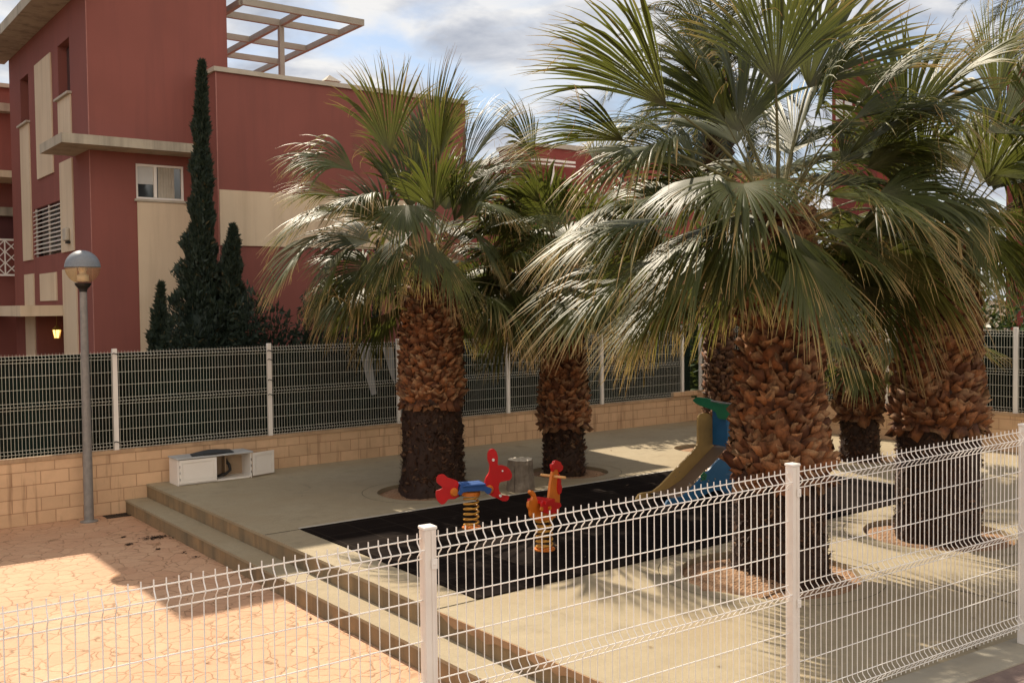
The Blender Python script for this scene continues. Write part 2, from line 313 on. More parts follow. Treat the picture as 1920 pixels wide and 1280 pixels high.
# ------------------------------------------------------------------ ground
ZL, ZS = -.42, -.213
XS1, XS2, YW = 4.963, 4.619, 16.235
g = MB(); g.add([(-600, -600, -.5), (900, -600, -.5), (900, 1200, -.5), (-600, 1200, -.5)], [(0, 1, 2, 3)]); struct(g, 'ground', mottled('dry_earth', (.16, .12, .08), (.10, .08, .055), .8, .95, .5, 20))
g = MB(); g.add([(-14, 3.2, ZL), (XS2+.02, 3.2, ZL), (XS2+.02, YW+.05, ZL), (-14, YW+.05, ZL)], [(0, 1, 2, 3)]); struct(g, 'pink_paving', PINK)
def circ(c, r, n=40, wob=0.): return [(c[0]+r*cos(2*pi*k/n)*(1+wob*sin(3*2*pi*k/n+c[0])), c[1]+r*sin(2*pi*k/n)*(1+wob*sin(2*2*pi*k/n))) for k in range(n)]
PALM = {1: oz(812, 918), 2: oz(1462, 1072), 3: oz(1758, 1000), 4: oz(1058, 884), 5: oz(1612, 858), 6: oz(1349, 836)}
PITS = [(PALM[1]+Vector((-.12, 0, 0)), .74), (PALM[2]+Vector((-.1, .05, 0)), .92), (PALM[3], .86), (PALM[4]+Vector((.05, -.05, 0)), .66), (PALM[5], .6), (oz(1318, 840), .55)]
rw_d = (oz(1695, 827) - Vector((17.75, YW, 0))).normalized()
outer = [(XS1, 3.35), (24, 3.35), (24, YW+.05), (XS1, YW+.05)]
loops = [[Vector((x, y, 0)) for x, y in outer]] + [[Vector((x, y, 0)) for x, y in circ(c, r, 40, .02)][::-1] for c, r in PITS]
flat = [q for l in loops for q in l]; tri = tessellate_polygon(loops)
g = MB()
def up(a, b_, c): return (a, b_, c) if (flat[b_]-flat[a]).cross(flat[c]-flat[a]).z > 0 else (a, c, b_)
g.add(flat, [up(*t_) for t_ in tri])
for l in loops[1:]:
    n = len(l); g.add(l+[q-Vector((0, 0, .12)) for q in l], [(i, (i+1) % n, n+(i+1) % n, n+i) for i in range(n)])
struct(g, 'platform_paving', CONC)
g = MB()   # risers, treads
g.box(XS1-.004, XS1+.1, 3.35, YW+.04, ZL-.05, -.035); struct(g, 'step_riser', RISER)
g = MB(); g.box(XS1-.012, XS1+.0, 3.35, YW+.04, -.035, .0); struct(g, 'step_nosing', CONC)
g = MB(); g.box(XS2, XS1-.006, 3.35, YW+.04, ZS-.03, ZS); struct(g, 'step_tread', CONC)
g = MB(); g.box(XS2+.008, XS2+.1, 3.35, YW+.04, ZL-.05, ZS-.031); struct(g, 'step_riser', RISER)
g = MB(); P = []; rj = random.Random(5); y = 3.4
while y < 7.7: P.append((y, -.055-rj.uniform(0, .05))); y += rj.uniform(.03, .16)
poly_ = [(3.4, -.002), (7.7, -.002)]+[(a, b) for a, b in P[::-1]]
M_ = Matrix(((0, 1, 0, XS1-.018), (1, 0, 0, 0), (0, 0, 1, 0), (0, 0, 0, 1))); g.plate(poly_, M_, .012); struct(g, 'step_nosing', mottled('worn_ochre_plaster', (.42, .27, .15), (.30, .18, .10), 9, .95, .6, 40))
# joints in the slab
g = MB()
MX0, MX1, MY0, MY1 = 5.426, 13.674, 7.758, 11.609
for y in (MY0, MY1+.02): g.box(XS1+.0, MX0, y-.008, y+.008, .0015, .004)
for x in (9.2, 12.4): g.box(x-.006, x+.006, 3.5, MY0-.01, .0015, .004)
struct(g, 'slab_joint', mottled('joint_dirt', (.10, .08, .05), (.07, .06, .04), 5, .95))  # joint lines in a dark colour of their own
def ringarc(c, r, a0, a1, w=.012, n=30):
    q = MB(); P = []
    for k in range(n+1):
        a = a0+(a1-a0)*k/n; P += [(c[0]+(r-w)*cos(a), c[1]+(r-w)*sin(a), .004), (c[0]+(r+w)*cos(a), c[1]+(r+w)*sin(a), .004)]
    q.add(P, [(2*k, 2*k+2, 2*k+3, 2*k+1)[::-1] if False else (2*k, 2*k+1, 2*k+3, 2*k+2) for k in range(n)]); return q
for c, r in PITS[:4]: struct(ringarc(c, r+.22, 0, 2*pi*.999, .0035, 60), 'slab_joint', MATS['joint_dirt'])
for c, r in PITS:
    n = 28; V = [(c.x, c.y, -.03)]
    for j in range(1, 5):
        for k in range(n):
            a = 2*pi*k/n; rr = r*1.02*j/4; V.append((c.x+rr*cos(a), c.y+rr*sin(a), -.04-.03*(j == 4)+.05*mnoise.noise(Vector((c.x*3+rr*cos(a)*3, rr*sin(a)*3, 1)))))
    fs = [(0, 1+k, 1+(k+1) % n) for k in range(n)]
    for j in range(3): fs += [(1+j*n+k, 1+(j+1)*n+k, 1+(j+1)*n+(k+1) % n, 1+j*n+(k+1) % n) for k in range(n)]
    tag(MB().add(V, fs).build('pit_gravel', SOIL), kind='stuff')
# gravel mound spilling beside the near palm
c = oz(1375, 1085); V = []; nx, ny = 26, 18
for j in range(ny):
    for i in range(nx):
        x, y = (i/(nx-1)-.5)*1.7, (j/(ny-1)-.5)*.95; q = 1-(x/.85)**2-(y/.47)**2
        V.append((c.x+.25+x, c.y-.05+y, max(-.03, .10*max(q, -.3)+.035*mnoise.noise(Vector((x*6, y*6, 3)))-.012)))
tag(MB().add(V, [(j*nx+i, j*nx+i+1, (j+1)*nx+i+1, (j+1)*nx+i) for j in range(ny-1) for i in range(nx-1)]).build('gravel_mound', SOIL, smooth=True), kind='stuff')
# the mat
o = MB().box(MX0, MX1, MY0, MY1, -.03, .014).build('rubber_mat', RUB); tag(o, 'black rubber tile mat under the spring riders and slide', 'safety mat')
struct(MB().box(MX0, MX1+.12, MY1+.002, MY1+.06, -.02, .016), 'mat_edging', CAP)
struct(MB().box(MX1+.002, MX1+.06, MY0, MY1+.0, -.02, .016), 'mat_edging', CAP)
# kerb and brown pavement on the near side
fa = R(-4.2387); fd = Vector((cos(fa), sin(fa), 0)); fn = Vector((-sin(fa), cos(fa), 0)); FO = Vector((2.5727, 4.0884, 0))
MF = Matrix(((fd.x, fn.x, 0, FO.x), (fd.y, fn.y, 0, FO.y), (0, 0, 1, 0), (0, 0, 0, 1)))
kerb = MB().box(-16, 22, -.22, .10, -.48, .176, MF)
tag(kerb.build('kerb', KERBM), kind='structure')
struct(MB().box(-16, 22, -14, -.22, -.48, .165, MF), 'brown_pavement', BROWN)

# ------------------------------------------------------------------ fences
RIB = [(-.025, 0), (-.055, 0), (-.072, .12), (-.098, .88), (-.112, .88), (-.138, .12), (-.155, 0), (-.755, 0), (-.772, .12), (-.798, .88), (-.812, .88), (-.838, .12), (-.855, 0), (-1.455, 0), (-1.472, .12), (-1.498, .88), (-1.512, .88), (-1.538, .12), (-1.555, 0), (-1.572, 0)]
HZ = [(-.055, 0), (-.105, 1), (-.155, 0), (-.355, 0), (-.555, 0), (-.755, 0), (-.805, 1), (-.855, 0), (-1.055, 0), (-1.255, 0), (-1.455, 0), (-1.505, 1), (-1.555, 0)]
def fpanel(a, b, za, zb, off, parent, mat, r=.0033, hr=.0036, jit=0):
    a = Vector(a); b = Vector(b); d = (b-a); ln = d.length; d.normalize(); nrm = Vector((d.y, -d.x, 0)); g = MB(); n = int(ln/.05)
    for i in range(n):
        s = (i+.5)/n; p = a+d*ln*s; z = za+(zb-za)*s; j = rnd.uniform(-1, 1)*jit
        g.tube([(p + nrm*(off*k+j) + Vector((0, 0, z+zz))) for zz, k in RIB], r, 4, False)
    for zz, k in HZ: g.tube([a+nrm*(off*k-.006)+Vector((0, 0, za+zz)), b+nrm*(off*k-.006)+Vector((0, 0, zb+zz))], hr, 5, False)
    return g.build('mesh_panel', mat, parent)
PF = 2.56; FS = .0541; ZT = 1.7972
ff = thing('wire_mesh_fence', FO, 'near white welded mesh fence with bent rib wires along the kerb in front', 'fence')
fp = lambda k: FO+fd*PF*k
for k in range(-2, 4):
    a, b_ = fp(k)+fd*.032, fp(k+1)-fd*.032
    fpanel(a, b_, ZT+FS*(k-1)+(.0 if k < 2 else 0), ZT+FS*k, .034, ff, FWIRE)
for k in range(-2, 5):
    p = fp(k); zt = ZT+FS*(k-1); q = MF.copy(); q.translation = p
    g = MB().box(-.031, .031, -.031, .031, .17, zt-.012, q)
    g.box(.002, .016, -.036, -.0312, .18, zt-.014, q)
    po = g.build('fence_post', POSTM, ff, bevel=.003)
    MB().box(-.036, .036, -.036, .036, zt-.012, zt+.006, q).build('post_cap', WHITE, None, bevel=.006).parent = po
    for zz in (-.17, -.86, -1.46):
        g = MB().box(-.002, .030, -.044, -.0365, zt+zz-.03, zt+zz+.02, q); g.tube([q @ Vector((.014, -.044, zt+zz-.005)), q @ Vector((.014, -.049, zt+zz-.005))], .007, 8); c_o = g.build('clamp', WHITE, None, bevel=.003); c_o.parent = po

# back fence on the block wall
ZW, ZB = .585, 2.168
XW0 = 4.514-2.56*5
bf = thing('wire_mesh_fence', (4.5, YW, ZW), 'far white mesh fence on the cream block wall, backed with dark netting', 'fence')
nb = 11
def bpost(p, z0, z1, parent, ang=0):
    g = MB(); q = Matrix.Translation(p) @ Matrix.Rotation(ang, 4, 'Z'); g.box(-.036, .036, -.03, .03, z0, z1, q); return g.build('fence_post', WHITE, parent, bevel=.005)
for i in range(nb):
    x = XW0+2.56*i; x2 = XW0+2.56*(i+1)
    if i == nb-1: x2 = 17.6
    if i < nb: bpost(Vector((x if i < 10 else 17.28, YW+.02, 0)), ZW-.03 if i < 10 else .69, ZB if i < 10 else 2.25, bf)
    if i < nb-1: fpanel((x+.03, YW, 0), ((x2-.03) if i < 9 else 17.25, YW, 0), ZB-.01, ZB-.01, .03, bf, BWIRE, .0026, .003)
g = MB(); g.box(XW0, 17.6, YW+.07, YW+.074, ZW+.012, ZB-.07); g.build('privacy_net', NET, bf)
g = MB()
for x_, zs_ in ((XW0+2.56*5, (.12, 1.5)), (XW0+2.56*6, (.95, .7, 1.3, 1.45))):
    for z_ in zs_:
        z0 = ZW+z_ if z_ < 1.4 else ZW+z_
        g.tube([(x_-.045, YW-.02, z0), (x_-.02, YW-.025, z0+.015), (x_+.02, YW-.025, z0+.0), (x_+.05, YW-.02, z0-.015)], .008, 5)
g.build('cable_tie', BLACKM, bf)

wl = MB().box(0, 17.75+9, 0, .2, -.02, 1.0-.055)
o = wl.build('block_wall', BLOCK); o.location = (-9, YW+.0, -.42); tag(o, 'long low cream block wall below the far fence, running behind lamp and palms', 'wall')
o2 = MB().box(-9, 17.55, YW-.012, YW+.215, ZW-.055, ZW).build('coping', COPE, None); o2.parent = o; o2.matrix_parent_inverse = Matrix.Translation(-Vector(o.location))
# right wall
RWA = Vector((17.75, YW+.0, 0)); rd = rw_d; ang = math.atan2(rd.y, rd.x)
o = MB().box(0, 14, 0, .2, 0, .66).build('block_wall', BLOCK); o.location = RWA; o.rotation_euler = (0, 0, ang); tag(o, 'cream block wall of the right side behind the palms, one course higher', 'wall')
q = MB().box(-.0, 14, -.01, .21, .66, .71).build('coping', COPE); q.parent = o
rf = thing('wire_mesh_fence', RWA+Vector((0, 0, .71)), 'white mesh fence on the right hand wall behind the two right palms', 'fence')
rn = Vector((-rd.y, rd.x, 0))
pr = [ox(1660, 756, 0)]
def wallpt(u, v):   # where a pixel column meets the right wall line
    d = ray(u, v); A = np.array([[d.x, -rd.x], [d.y, -rd.y]]); s = np.linalg.solve(A, np.array([RWA.x, RWA.y])); return float(s[1])
s1, s2 = wallpt(1660, 700), wallpt(1901, 700); st = (s2-s1)
ss = [s1-2*st, s1-st, s1, s2, s2+st, s2+2*st]; ss = [x for x in ss if x > .2]
ss = [.05]+ss
for i, s in enumerate(ss):
    p = RWA+rd*s+rn*.08; bpost(p, .69, 2.27, rf, ang)
    if i < len(ss)-1:
        a = RWA+rd*(s+.03)+rn*.08; b_ = RWA+rd*(ss[i+1]-.03)+rn*.08; fpanel(b_, a, 2.26, 2.26, .03, rf, BWIRE, .0026, .003)
MN = Matrix.Translation(RWA) @ Matrix.Rotation(ang, 4, 'Z')
MB().box(0, 13, .14, .144, .72, 2.2, MN).build('privacy_net', NET, rf)
# corner pier
o = MB().box(16.95, 17.75, YW-.03, YW+.3, ZW+.003, .70).build('wall_pier', BLOCK, bevel=.01); tag(o, 'raised cream block cap at the corner where the two low walls meet', 'pier')

GREYC = mottled('pale_grey_strip', (.30, .31, .32), (.24, .25, .26), 5, .9)  # flat pale grey plates set between the mesh and the net
for k_, (pts_, lb) in enumerate(((((672, 650), (696, 650), (698, 684), (706, 738), (697, 741), (686, 705)), 'pale grey tapering strip inside the far fence left of the palm trunk'), (((716, 650), (738, 650), (741, 720), (733, 705)), 'narrow pale strip inside the far fence, half hidden by the palm trunk'))):
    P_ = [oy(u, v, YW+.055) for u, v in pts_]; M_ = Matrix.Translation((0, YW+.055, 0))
    tag(MB().plate([(q.x, q.z) for q in P_], M_, .006).build('pale_strip', GREYC), lb, 'cloth', 'pale strips on the far fence')
# ------------------------------------------------------------------ building
def holed(mb, O, U, V, W, Hh, holes, depth, Nn):
    us = sorted({0., W, *[x for h_ in holes for x in (h_[0], h_[1])]}); vs = sorted({0., Hh, *[x for h_ in holes for x in (h_[2], h_[3])]})
    P = lambda a, b_, d=0.: O+U*a+V*b_-Nn*d
    def face(q):
        nn = (q[1]-q[0]).cross(q[2]-q[0]); mb.add(q, [(0, 1, 2, 3)])
    for i in range(len(us)-1):
        for j in range(len(vs)-1):
            cx, cy = (us[i]+us[i+1])/2, (vs[j]+vs[j+1])/2
            if any(h_[0] < cx < h_[1] and h_[2] < cy < h_[3] for h_ in holes): continue
            face([P(us[i], vs[j]), P(us[i+1], vs[j]), P(us[i+1], vs[j+1]), P(us[i], vs[j+1])])
    for h_ in holes:
        a, b_, c, d = h_[:4]; dd = h_[4] if len(h_) > 4 else depth
        for (p, q) in (((a, c), (b_, c)), ((b_, c), (b_, d)), ((b_, d), (a, d)), ((a, d), (a, c))):
            face([P(*p), P(*q), P(q[0], q[1], dd), P(p[0], p[1], dd)])
        face([P(a, c, dd), P(b_, c, dd), P(b_, d, dd), P(a, d, dd)])
X1, Y1 = 5.19, 20.0; ZG = -.45; X1r = 7.93; YB = 27.0; ZR = 8.83; ZWT = 9.7
bld = thing('apartment_building', (X1, Y1, ZG), 'red and cream rendered apartment block with flat overhanging roof at left', 'building')
VX, VY, VZ = Vector((1, 0, 0)), Vector((0, 1, 0)), Vector((0, 0, 1))
g = MB()
wx0, wx1, wz0, wz1 = 6.04, 6.98, 4.91, 5.60
holed(g, Vector((X1, Y1, ZG)), VX, VZ, X1r-X1, ZWT-ZG, [(wx0-X1, wx1-X1, wz0-ZG, wz1-ZG)], .12, -VY)
side = [(21.27-Y1, 22.2-Y1, 7.09-ZG, 8.17-ZG, .22), (24.95-Y1, 25.8-Y1, 7.06-ZG, 8.14-ZG, .22), (22.25-Y1, 24.74-Y1, 3.96-ZG, 5.05-ZG, .15), (22.2-Y1, 24.75-Y1, .3, 2.64-ZG, 1.2)]
holed(g, Vector((X1, Y1, ZG)), VY, VZ, YB-Y1, ZWT-ZG, side, .2, -VX)
g.add([(X1, YB, ZG), (X1r, YB, ZG), (X1r, YB, ZWT), (X1, YB, ZWT)], [(0, 3, 2, 1)]); g.add([(X1r, Y1, ZG), (X1r, YB, ZG), (X1r, YB, ZWT), (X1r, Y1, ZWT)], [(0, 1, 2, 3)]); g.add([(X1, Y1, ZWT), (X1r, Y1, ZWT), (X1r, YB, ZWT), (X1, YB, ZWT)], [(0, 1, 2, 3)])
g.build('wall', RED, bld)
rf_ = MB().box(4.56, X1-.003, 19.36, 27.5, ZR, ZR+.22).build('roof', SLAB, bld)
BEAD = mottled('pale_corner_bead', (.42, .20, .17), (.34, .15, .125), 9, .9)
MB().box(X1-.004, X1+.010, Y1-.004, Y1+.010, 5.97, ZWT-.01).build('corner_bead', BEAD, bld); MB().box(X1-.004, X1+.010, Y1-.004, Y1+.010, ZG, 5.785).build('corner_bead', BEAD, bld)
MB().box(7.326, 7.342, 19.096, 19.112, ZG, 7.355).build('corner_bead', BEAD, bld)
# L shaped canopy
g = MB(); P2 = [(4.55, 19.35), (7.15, 19.35), (7.15, Y1-.003), (X1-.003, Y1-.003), (X1-.003, 21.05), (4.55, 21.05)]
Mxy = Matrix(((1, 0, 0, 0), (0, 0, 1, 0), (0, 1, 0, 5.875), (0, 0, 0, 1)))
n = len(P2); vs = [(x, y, 5.79) for x, y in P2]+[(x, y, 5.965) for x, y in P2]; g.add(vs, [(0, 3, 2, 1) if False else (3, 2, 1, 0), (5, 4, 3, 0), (6, 7, 8, 9), (6, 9, 10, 11)]+[(i, (i+1) % n, n+(i+1) % n, n+i) for i in range(n)])
g.build('canopy', SLAB, bld)
MB().box(4.35, X1-.003, 22.2, 29, 2.65, 2.87).build('entrance_slab', CREAM, bld)
# cream panels (proud of the wall)
def panel(x0, x1, y0, y1, z0, z1): return MB().box(x0, x1, y0, y1, z0, z1).build('cream_panel', CREAM, bld)
pr_ = .03
panel(X1-pr_, X1+.0-.002, 22.74, 24.2, 5.66, 8.16)
panel(X1-pr_, X1-.002, 21.2, 22.2, 5.969, 7.04); panel(X1-pr_, X1-.002, 21.2, 22.2, 3.95, 5.786)
panel(X1-pr_, X1-.002, 24.9, 25.85, 3.92, 7.02)
panel(X1-pr_, X1-.002, 21.1, 22.18, ZG, 3.60); panel(X1-pr_, X1-.002, 24.85, 25.8, 2.875, 3.60); panel(X1-pr_, X1-.002, 24.85, 25.8, ZG, 2.645)
panel(X1-pr_, X1-.002, 22.72, 24.22, 2.97, 3.57)
panel(6.05, 7.3, Y1-pr_, Y1-.002, ZG+1.4, 4.86)
panel(7.4, 9.66, 19.07, 19.098, 3.0, 5.08) if False else None
for y0, y1, z in ((21.17, 22.28, 7.045), (24.86, 25.88, 7.025)): MB().box(X1-.09, X1+.05, y0, y1, z, z+.045).build('sill', CAP, bld)
MB().box(wx0-.04, wx1+.04, Y1-.06, Y1+.05, wz0-.045, wz0-.0).build('sill', CAP, bld)
# recessed side windows
for y0, y1, z0, z1 in ((21.27, 22.2, 7.09, 8.17), (24.95, 25.8, 7.06, 8.14)):
    wn = MB().box(X1+.17, X1+.2, y0+.02, y1-.02, z0+.02, z1-.02).build('window', GLASSW, bld)
# front window
g = MB(); fy0, fy1 = Y1+.03, Y1+.085; fw = .045
g.box(wx0, wx1, fy0, fy1, wz0+.002, wz0+fw); g.box(wx0, wx1, fy0, fy1, wz1-fw, wz1-.002); g.box(wx0+.002, wx0+fw, fy0+.002, fy1-.002, wz0+fw, wz1-fw); g.box(wx1-fw, wx1-.002, fy0+.002, fy1-.002, wz0+fw, wz1-fw)
xm = (wx0+wx1)/2-.09; g.box(xm-.028, xm+.028, fy0-.012, fy1-.004, wz0+fw, wz1-fw)
win = g.build('window', WHITE, bld)
def sub(mb, name, mat, par, base):
    o_ = mb.build(name, mat); o_.parent = par; return o_
sub(MB().box(wx0+.03, wx1-.03, Y1+.07, Y1+.078, wz0+.03, wz1-.03), 'pane', GLASSW, win, bld.location)
sub(MB().box(wx0+.04, xm-.03, Y1+.056, Y1+.066, wz0+.30, wz1-.04), 'blind', BLIND, win, bld.location)
g = MB()
for i in range(12): g.box(xm+.06+i*.027, xm+.06+i*.027+.0255, Y1+.052+.008*(i % 2), Y1+.067, wz0+.05, wz1-.05)
sub(g, 'curtain', CURT, win, bld.location)
# louvre window
g = MB(); lz0, lz1, ly0, ly1 = 3.96, 5.05, 22.25, 24.74; nl = 11
for i in range(nl):
    z = lz0+.04+(lz1-lz0-.06)*(i+.5)/nl; M = Matrix.Translation((X1+.02, 0, z)) @ Matrix.Rotation(R(-28), 4, 'Y'); g.box(-.045, .045, ly0, ly1, -.008, .008, M)
for y in (ly0, (ly0+ly1)/2, ly1-.04): g.box(X1+.035, X1+.07, y, y+.04, lz0, lz1)
lv = g.build('louvre_shutter', WHITE, bld)
MB().box(X1+.12, X1+.14, ly0+.01, ly1-.01, lz0+.01, lz1-.01).build('window', GLASSW, bld)
# alarm box, lantern, door bits
o = MB().box(X1-.12, X1-pr_-.001, 21.45, 21.72, 4.16, 4.42).build('alarm_box', CAP, bld, bevel=.03); MB().box(X1-.10, X1-pr_-.001, 21.42, 21.56, 4.10, 4.15).build('alarm_bracket', BLACKM, bld)
g = MB(); lc = (X1+.30, 24.22, 2.22); g.lathe([(.02, .20), (.10, .12), (.11, .10)], 6, lc); g.lathe([(.06, -.1), (.09, -.08)], 6, lc)
for k in range(6): a = 2*pi*k/6; g.tube([(lc[0]+.06*cos(a), lc[1]+.06*sin(a), lc[2]-.09), (lc[0]+.10*cos(a), lc[1]+.10*sin(a), lc[2]+.11)], .008, 4)
g.tube([(lc[0], lc[1], lc[2]+.2), (lc[0], lc[1], 2.64)], .008, 4)
o = g.build('hanging_lantern', LANT, None); tag(o, 'small lit brass lantern hanging in the entrance recess', 'lantern')
q = MB().lathe([(.05, -.08), (.085, .1)], 6, lc).build('lamp_pane', LIT); q.parent = o
# block 2
X2, Y2, X2e, ZP = 7.33, 19.1, 13.2, 7.36
g = MB(); g.box(X2, X2e, Y2, 26, ZG, ZP); g.build('wing_wall', RED, bld)
g = MB(); g.box(X2-.05, X2e+.05, Y2-.05, Y2+.25, ZP, ZP+.09); g.box(X2-.05, X2+.25, Y2+.25, 26, ZP, ZP+.088); g.build('parapet_coping', CAP, bld)
panel(X2+.02, 11.6, Y2-.03, Y2-.002, 4.0, 5.08)
for a_, b__ in (((X2+4.6), X2+5.0),): pass
g = MB(); bx0 = oy(728, 335, Y2).x; bx1 = oy(750, 335, Y2).x; g.box(bx0, bx1, Y2-.05, Y2-.031, 4.9+.35, 5.75); wn = g.build('window', WHITE, bld)
# little terrace chimney
c = oy(620, 150, 21.0); g = MB(); g.box(c.x-.16, c.x+.16, 20.9, 21.2, ZP-.3, c.z-.05); g.add([(c.x-.2, 20.86, c.z-.05), (c.x+.2, 20.86, c.z-.05), (c.x+.2, 21.24, c.z-.05), (c.x-.2, 21.24, c.z-.05), (c.x, 21.05, c.z+.12)], [(0, 1, 4), (1, 2, 4), (2, 3, 4), (3, 0, 4), (3, 2, 1, 0)]); g.build('chimney', CAP, bld)
# terrace pergola
ZPG = 9.15
pa, pb = oz(453, 3, ZPG), oz(678, 43, ZPG); pf = oz(483, 133, ZPG); yfar = pf.y+.3; xr = pb.x; ys = [pb.y, oz(560, 70, ZPG).y, 0, 0]
yA = pb.y; y2a = oz(633, 62, ZPG).y; y3a = oz(571, 91, ZPG).y; y4a = oz(520, 116, ZPG).y
xm_ = oz(565, 23, ZPG).x; xl = pa.x
per = thing('roof_pergola', (xr, yA, ZPG), 'grey painted timber pergola on the roof terrace of the apartment block', 'pergola')
for x in (xl, xm_, xr): MB().beam((x, yA+.06, ZPG-.004), (x, yfar+.4, ZPG-.004), .09, .13).build('beam', PERG, per)
for i, y in enumerate((yA, y2a, y3a, y4a, y4a+(y4a-y3a))): MB().beam((xl if i == 0 else xl-.0, y, ZPG), (xr+.045, y, ZPG), .09, .14).build('beam', PERG, per)
for px_, yy in ((xm_, y2a), (xm_, y4a+.6)): MB().box(px_-.055, px_+.055, yy-.055, yy+.055, ZP-1.2 if yy > Y2+.3 else ZP+.09, ZPG-.07).build('post', PERG, per)
# neighbouring wing behind at far left
nbw = thing('terrace_house', (-2, 28.6, ZG), 'red rendered neighbouring house with lattice balcony at the left edge', 'building')
yb = 28.6
def npx(u, v): return oy(u, v, yb)
zt_ = npx(8, 165).z
MB().box(-8, 9, yb, yb+8, ZG, zt_).build('wall', RED, nbw)
MB().box(-8, 9.1, yb-.1, yb+.3, zt_, zt_+.1).build('parapet_coping', CAP, nbw)
MB().box(-8, 9, yb+3, yb+9, zt_+.1, zt_+.45).build('roof', SLATE, nbw)
z_a, z_b = npx(8, 213).z, npx(8, 198).z; MB().box(-8, 8.9, yb-.35, yb-.003, z_a, z_b).build('lintel', SLAB, nbw)
z_a, z_b = npx(20, 352).z, npx(20, 329).z; MB().box(-8, npx(40, 340).x, yb-1.4, yb-.003, z_a+.1, z_b-.05).build('balcony_slab', CREAM, nbw)
z_a, z_b = npx(10, 406).z, npx(10, 390).z; MB().box(-8, 8.9, yb-.25, yb-.003, z_a, z_b).build('lintel', SLAB, nbw)
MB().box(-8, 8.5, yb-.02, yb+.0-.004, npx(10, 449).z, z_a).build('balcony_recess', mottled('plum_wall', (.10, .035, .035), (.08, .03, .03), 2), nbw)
za, zb_ = npx(10, 518).z, npx(10, 449).z; g = MB(); x1_ = npx(30, 480).x; x0_ = -2
ylat = yb-.3
g.box(x0_, x1_, ylat-.02, ylat+.02, za, za+.05); g.box(x0_, x1_, ylat-.02, ylat+.02, zb_-.05, zb_)
x = x1_; cell = .3
while x > x0_+cell:
    g.box(x-.03, x, ylat-.015, ylat+.015, za+.05, zb_-.05)
    nz = 3; hz = (zb_-za-.1)/nz
    for k in range(nz):
        zc_ = za+.05+hz*k; g.beam((x-.03, ylat, zc_), (x-cell, ylat, zc_+hz), .02, .025); g.beam((x-cell, ylat+.004, zc_), (x-.03, ylat+.004, zc_+hz), .02, .025)
    x -= cell
g.build('lattice_balustrade', WHITE, nbw)
# distant red terrace
def redhouse(name, x0, x1, y0, y1, zt, label, cope=True, face='y'):
    h_ = thing(name, (x0, y0, ZG), label, 'building'); MB().box(x0, x1, y0, y1, ZG, zt).build('wall', REDS, h_)
    MB().box(x0-.08, x1+.08, y0-.08, y1+.08, zt, zt+.14).build('parapet_coping', CAP, h_); return h_
a = oy(1050, 272, 36); b_ = oy(1300, 268, 36); h1 = redhouse('terrace_house', a.x, b_.x+6, 36, 44, a.z-.1, 'distant red terrace house with pale parapet seen between two palm crowns')
a2 = oy(985, 290, 34); b2 = oy(1082, 283, 34); h2 = redhouse('terrace_house', a2.x, b2.x, 34, 35.9, b2.z, 'lower distant red house with white balcony posts left of the big palm crown')
g = MB(); zq = oy(1030, 322, 33.5).z
for u_ in (1034,): p = oy(u_, 310, 33.5); g.box(p.x-.08, p.x+.08, 33.4, 33.6, zq-2, oy(u_, 302, 33.5).z)
g.box(oy(1000, 300, 33.5).x, oy(1075, 300, 33.5).x, 33.35, 33.65, oy(1034, 304, 33.5).z, oy(1034, 300, 33.5).z); g.box(oy(1000, 300, 33.5).x, oy(1075, 300, 33.5).x, 33.35, 33.65, oy(1034, 311, 33.5).z, oy(1034, 308, 33.5).z); g.build('balcony_frame', WHITE, h2)
p3 = ox(1560, 147, 26); p3b = ox(1645, 125, 26); p4 = oy(1888, 136, 12); redhouse('terrace_house', p4.x, p4.x+12, 6, 12, p4.z, 'red house wall showing at the far right edge above the palm fronds'); h3 = redhouse('terrace_house', 26, 27.2, p3b.y, p3.y, p3.z, 'tall red house with pale coping behind the right hand palm crowns')
cq = ox(1614, 122, 26.6); MB().box(26.3, 27.0, cq.y-.4, cq.y+.3, p3.z+.14, cq.z+.1).build('chimney', REDS, h3)
for u_ in (1575, 1592): q = ox(u_, 192, 26); g = MB().box(25.96, 25.98, q.y-.12, q.y+.12, q.z-.5, q.z+.1); g.build('window', WHITE, h3)

# ------------------------------------------------------------------ street lamp
lp = oy(167, 972, 15.93); gl = oy(157.5, 501, 15.93); lx = (lp.x)
lamp = thing('street_lamp', (lx, 15.93, ZL), 'tall grey lamp post with round amber and grey globe by the block wall', 'street lamp')
MB().lathe([(.13, 0), (.13, .012), (.08, .016), (.070, .03), (.068, 1.0), (.066, 1.1), (.052, gl.z-ZL-.36)], 20, (lx, 15.93, ZL)).build('pole', GREYM, lamp, smooth=False)
gc = (lx, 15.93, gl.z); rg = .25
MB().lathe([(.055, -.37), (.06, -.33), (.11, -.27), (.12, -.235)], 20, gc).build('collar', BLACKM, lamp)
prof = [(.12, -.222)]+[(rg*cos(a_), rg*sin(a_)) for a_ in [R(-58+ (58-1)*k/10) for k in range(11)]]
MB().lathe(prof, 32, gc).build('globe_glass', AMBER, lamp, smooth=True)
prof = [(rg+.004, -.004), (rg+.008, .002)]+[((rg+.004)*cos(a_), (rg+.004)*sin(a_)) for a_ in [R(2+86*k/10) for k in range(11)]]
MB().lathe(prof, 32, gc).build('globe_cap', CAPM, lamp, smooth=True)
MB().lathe([(.09, -.22), (.085, -.12), (.05, -.10), (.05, -.06), (.065, -.05), (.06, .0), (.03, .03)], 16, gc).build('lamp_bulb', WHITE, lamp, smooth=True)

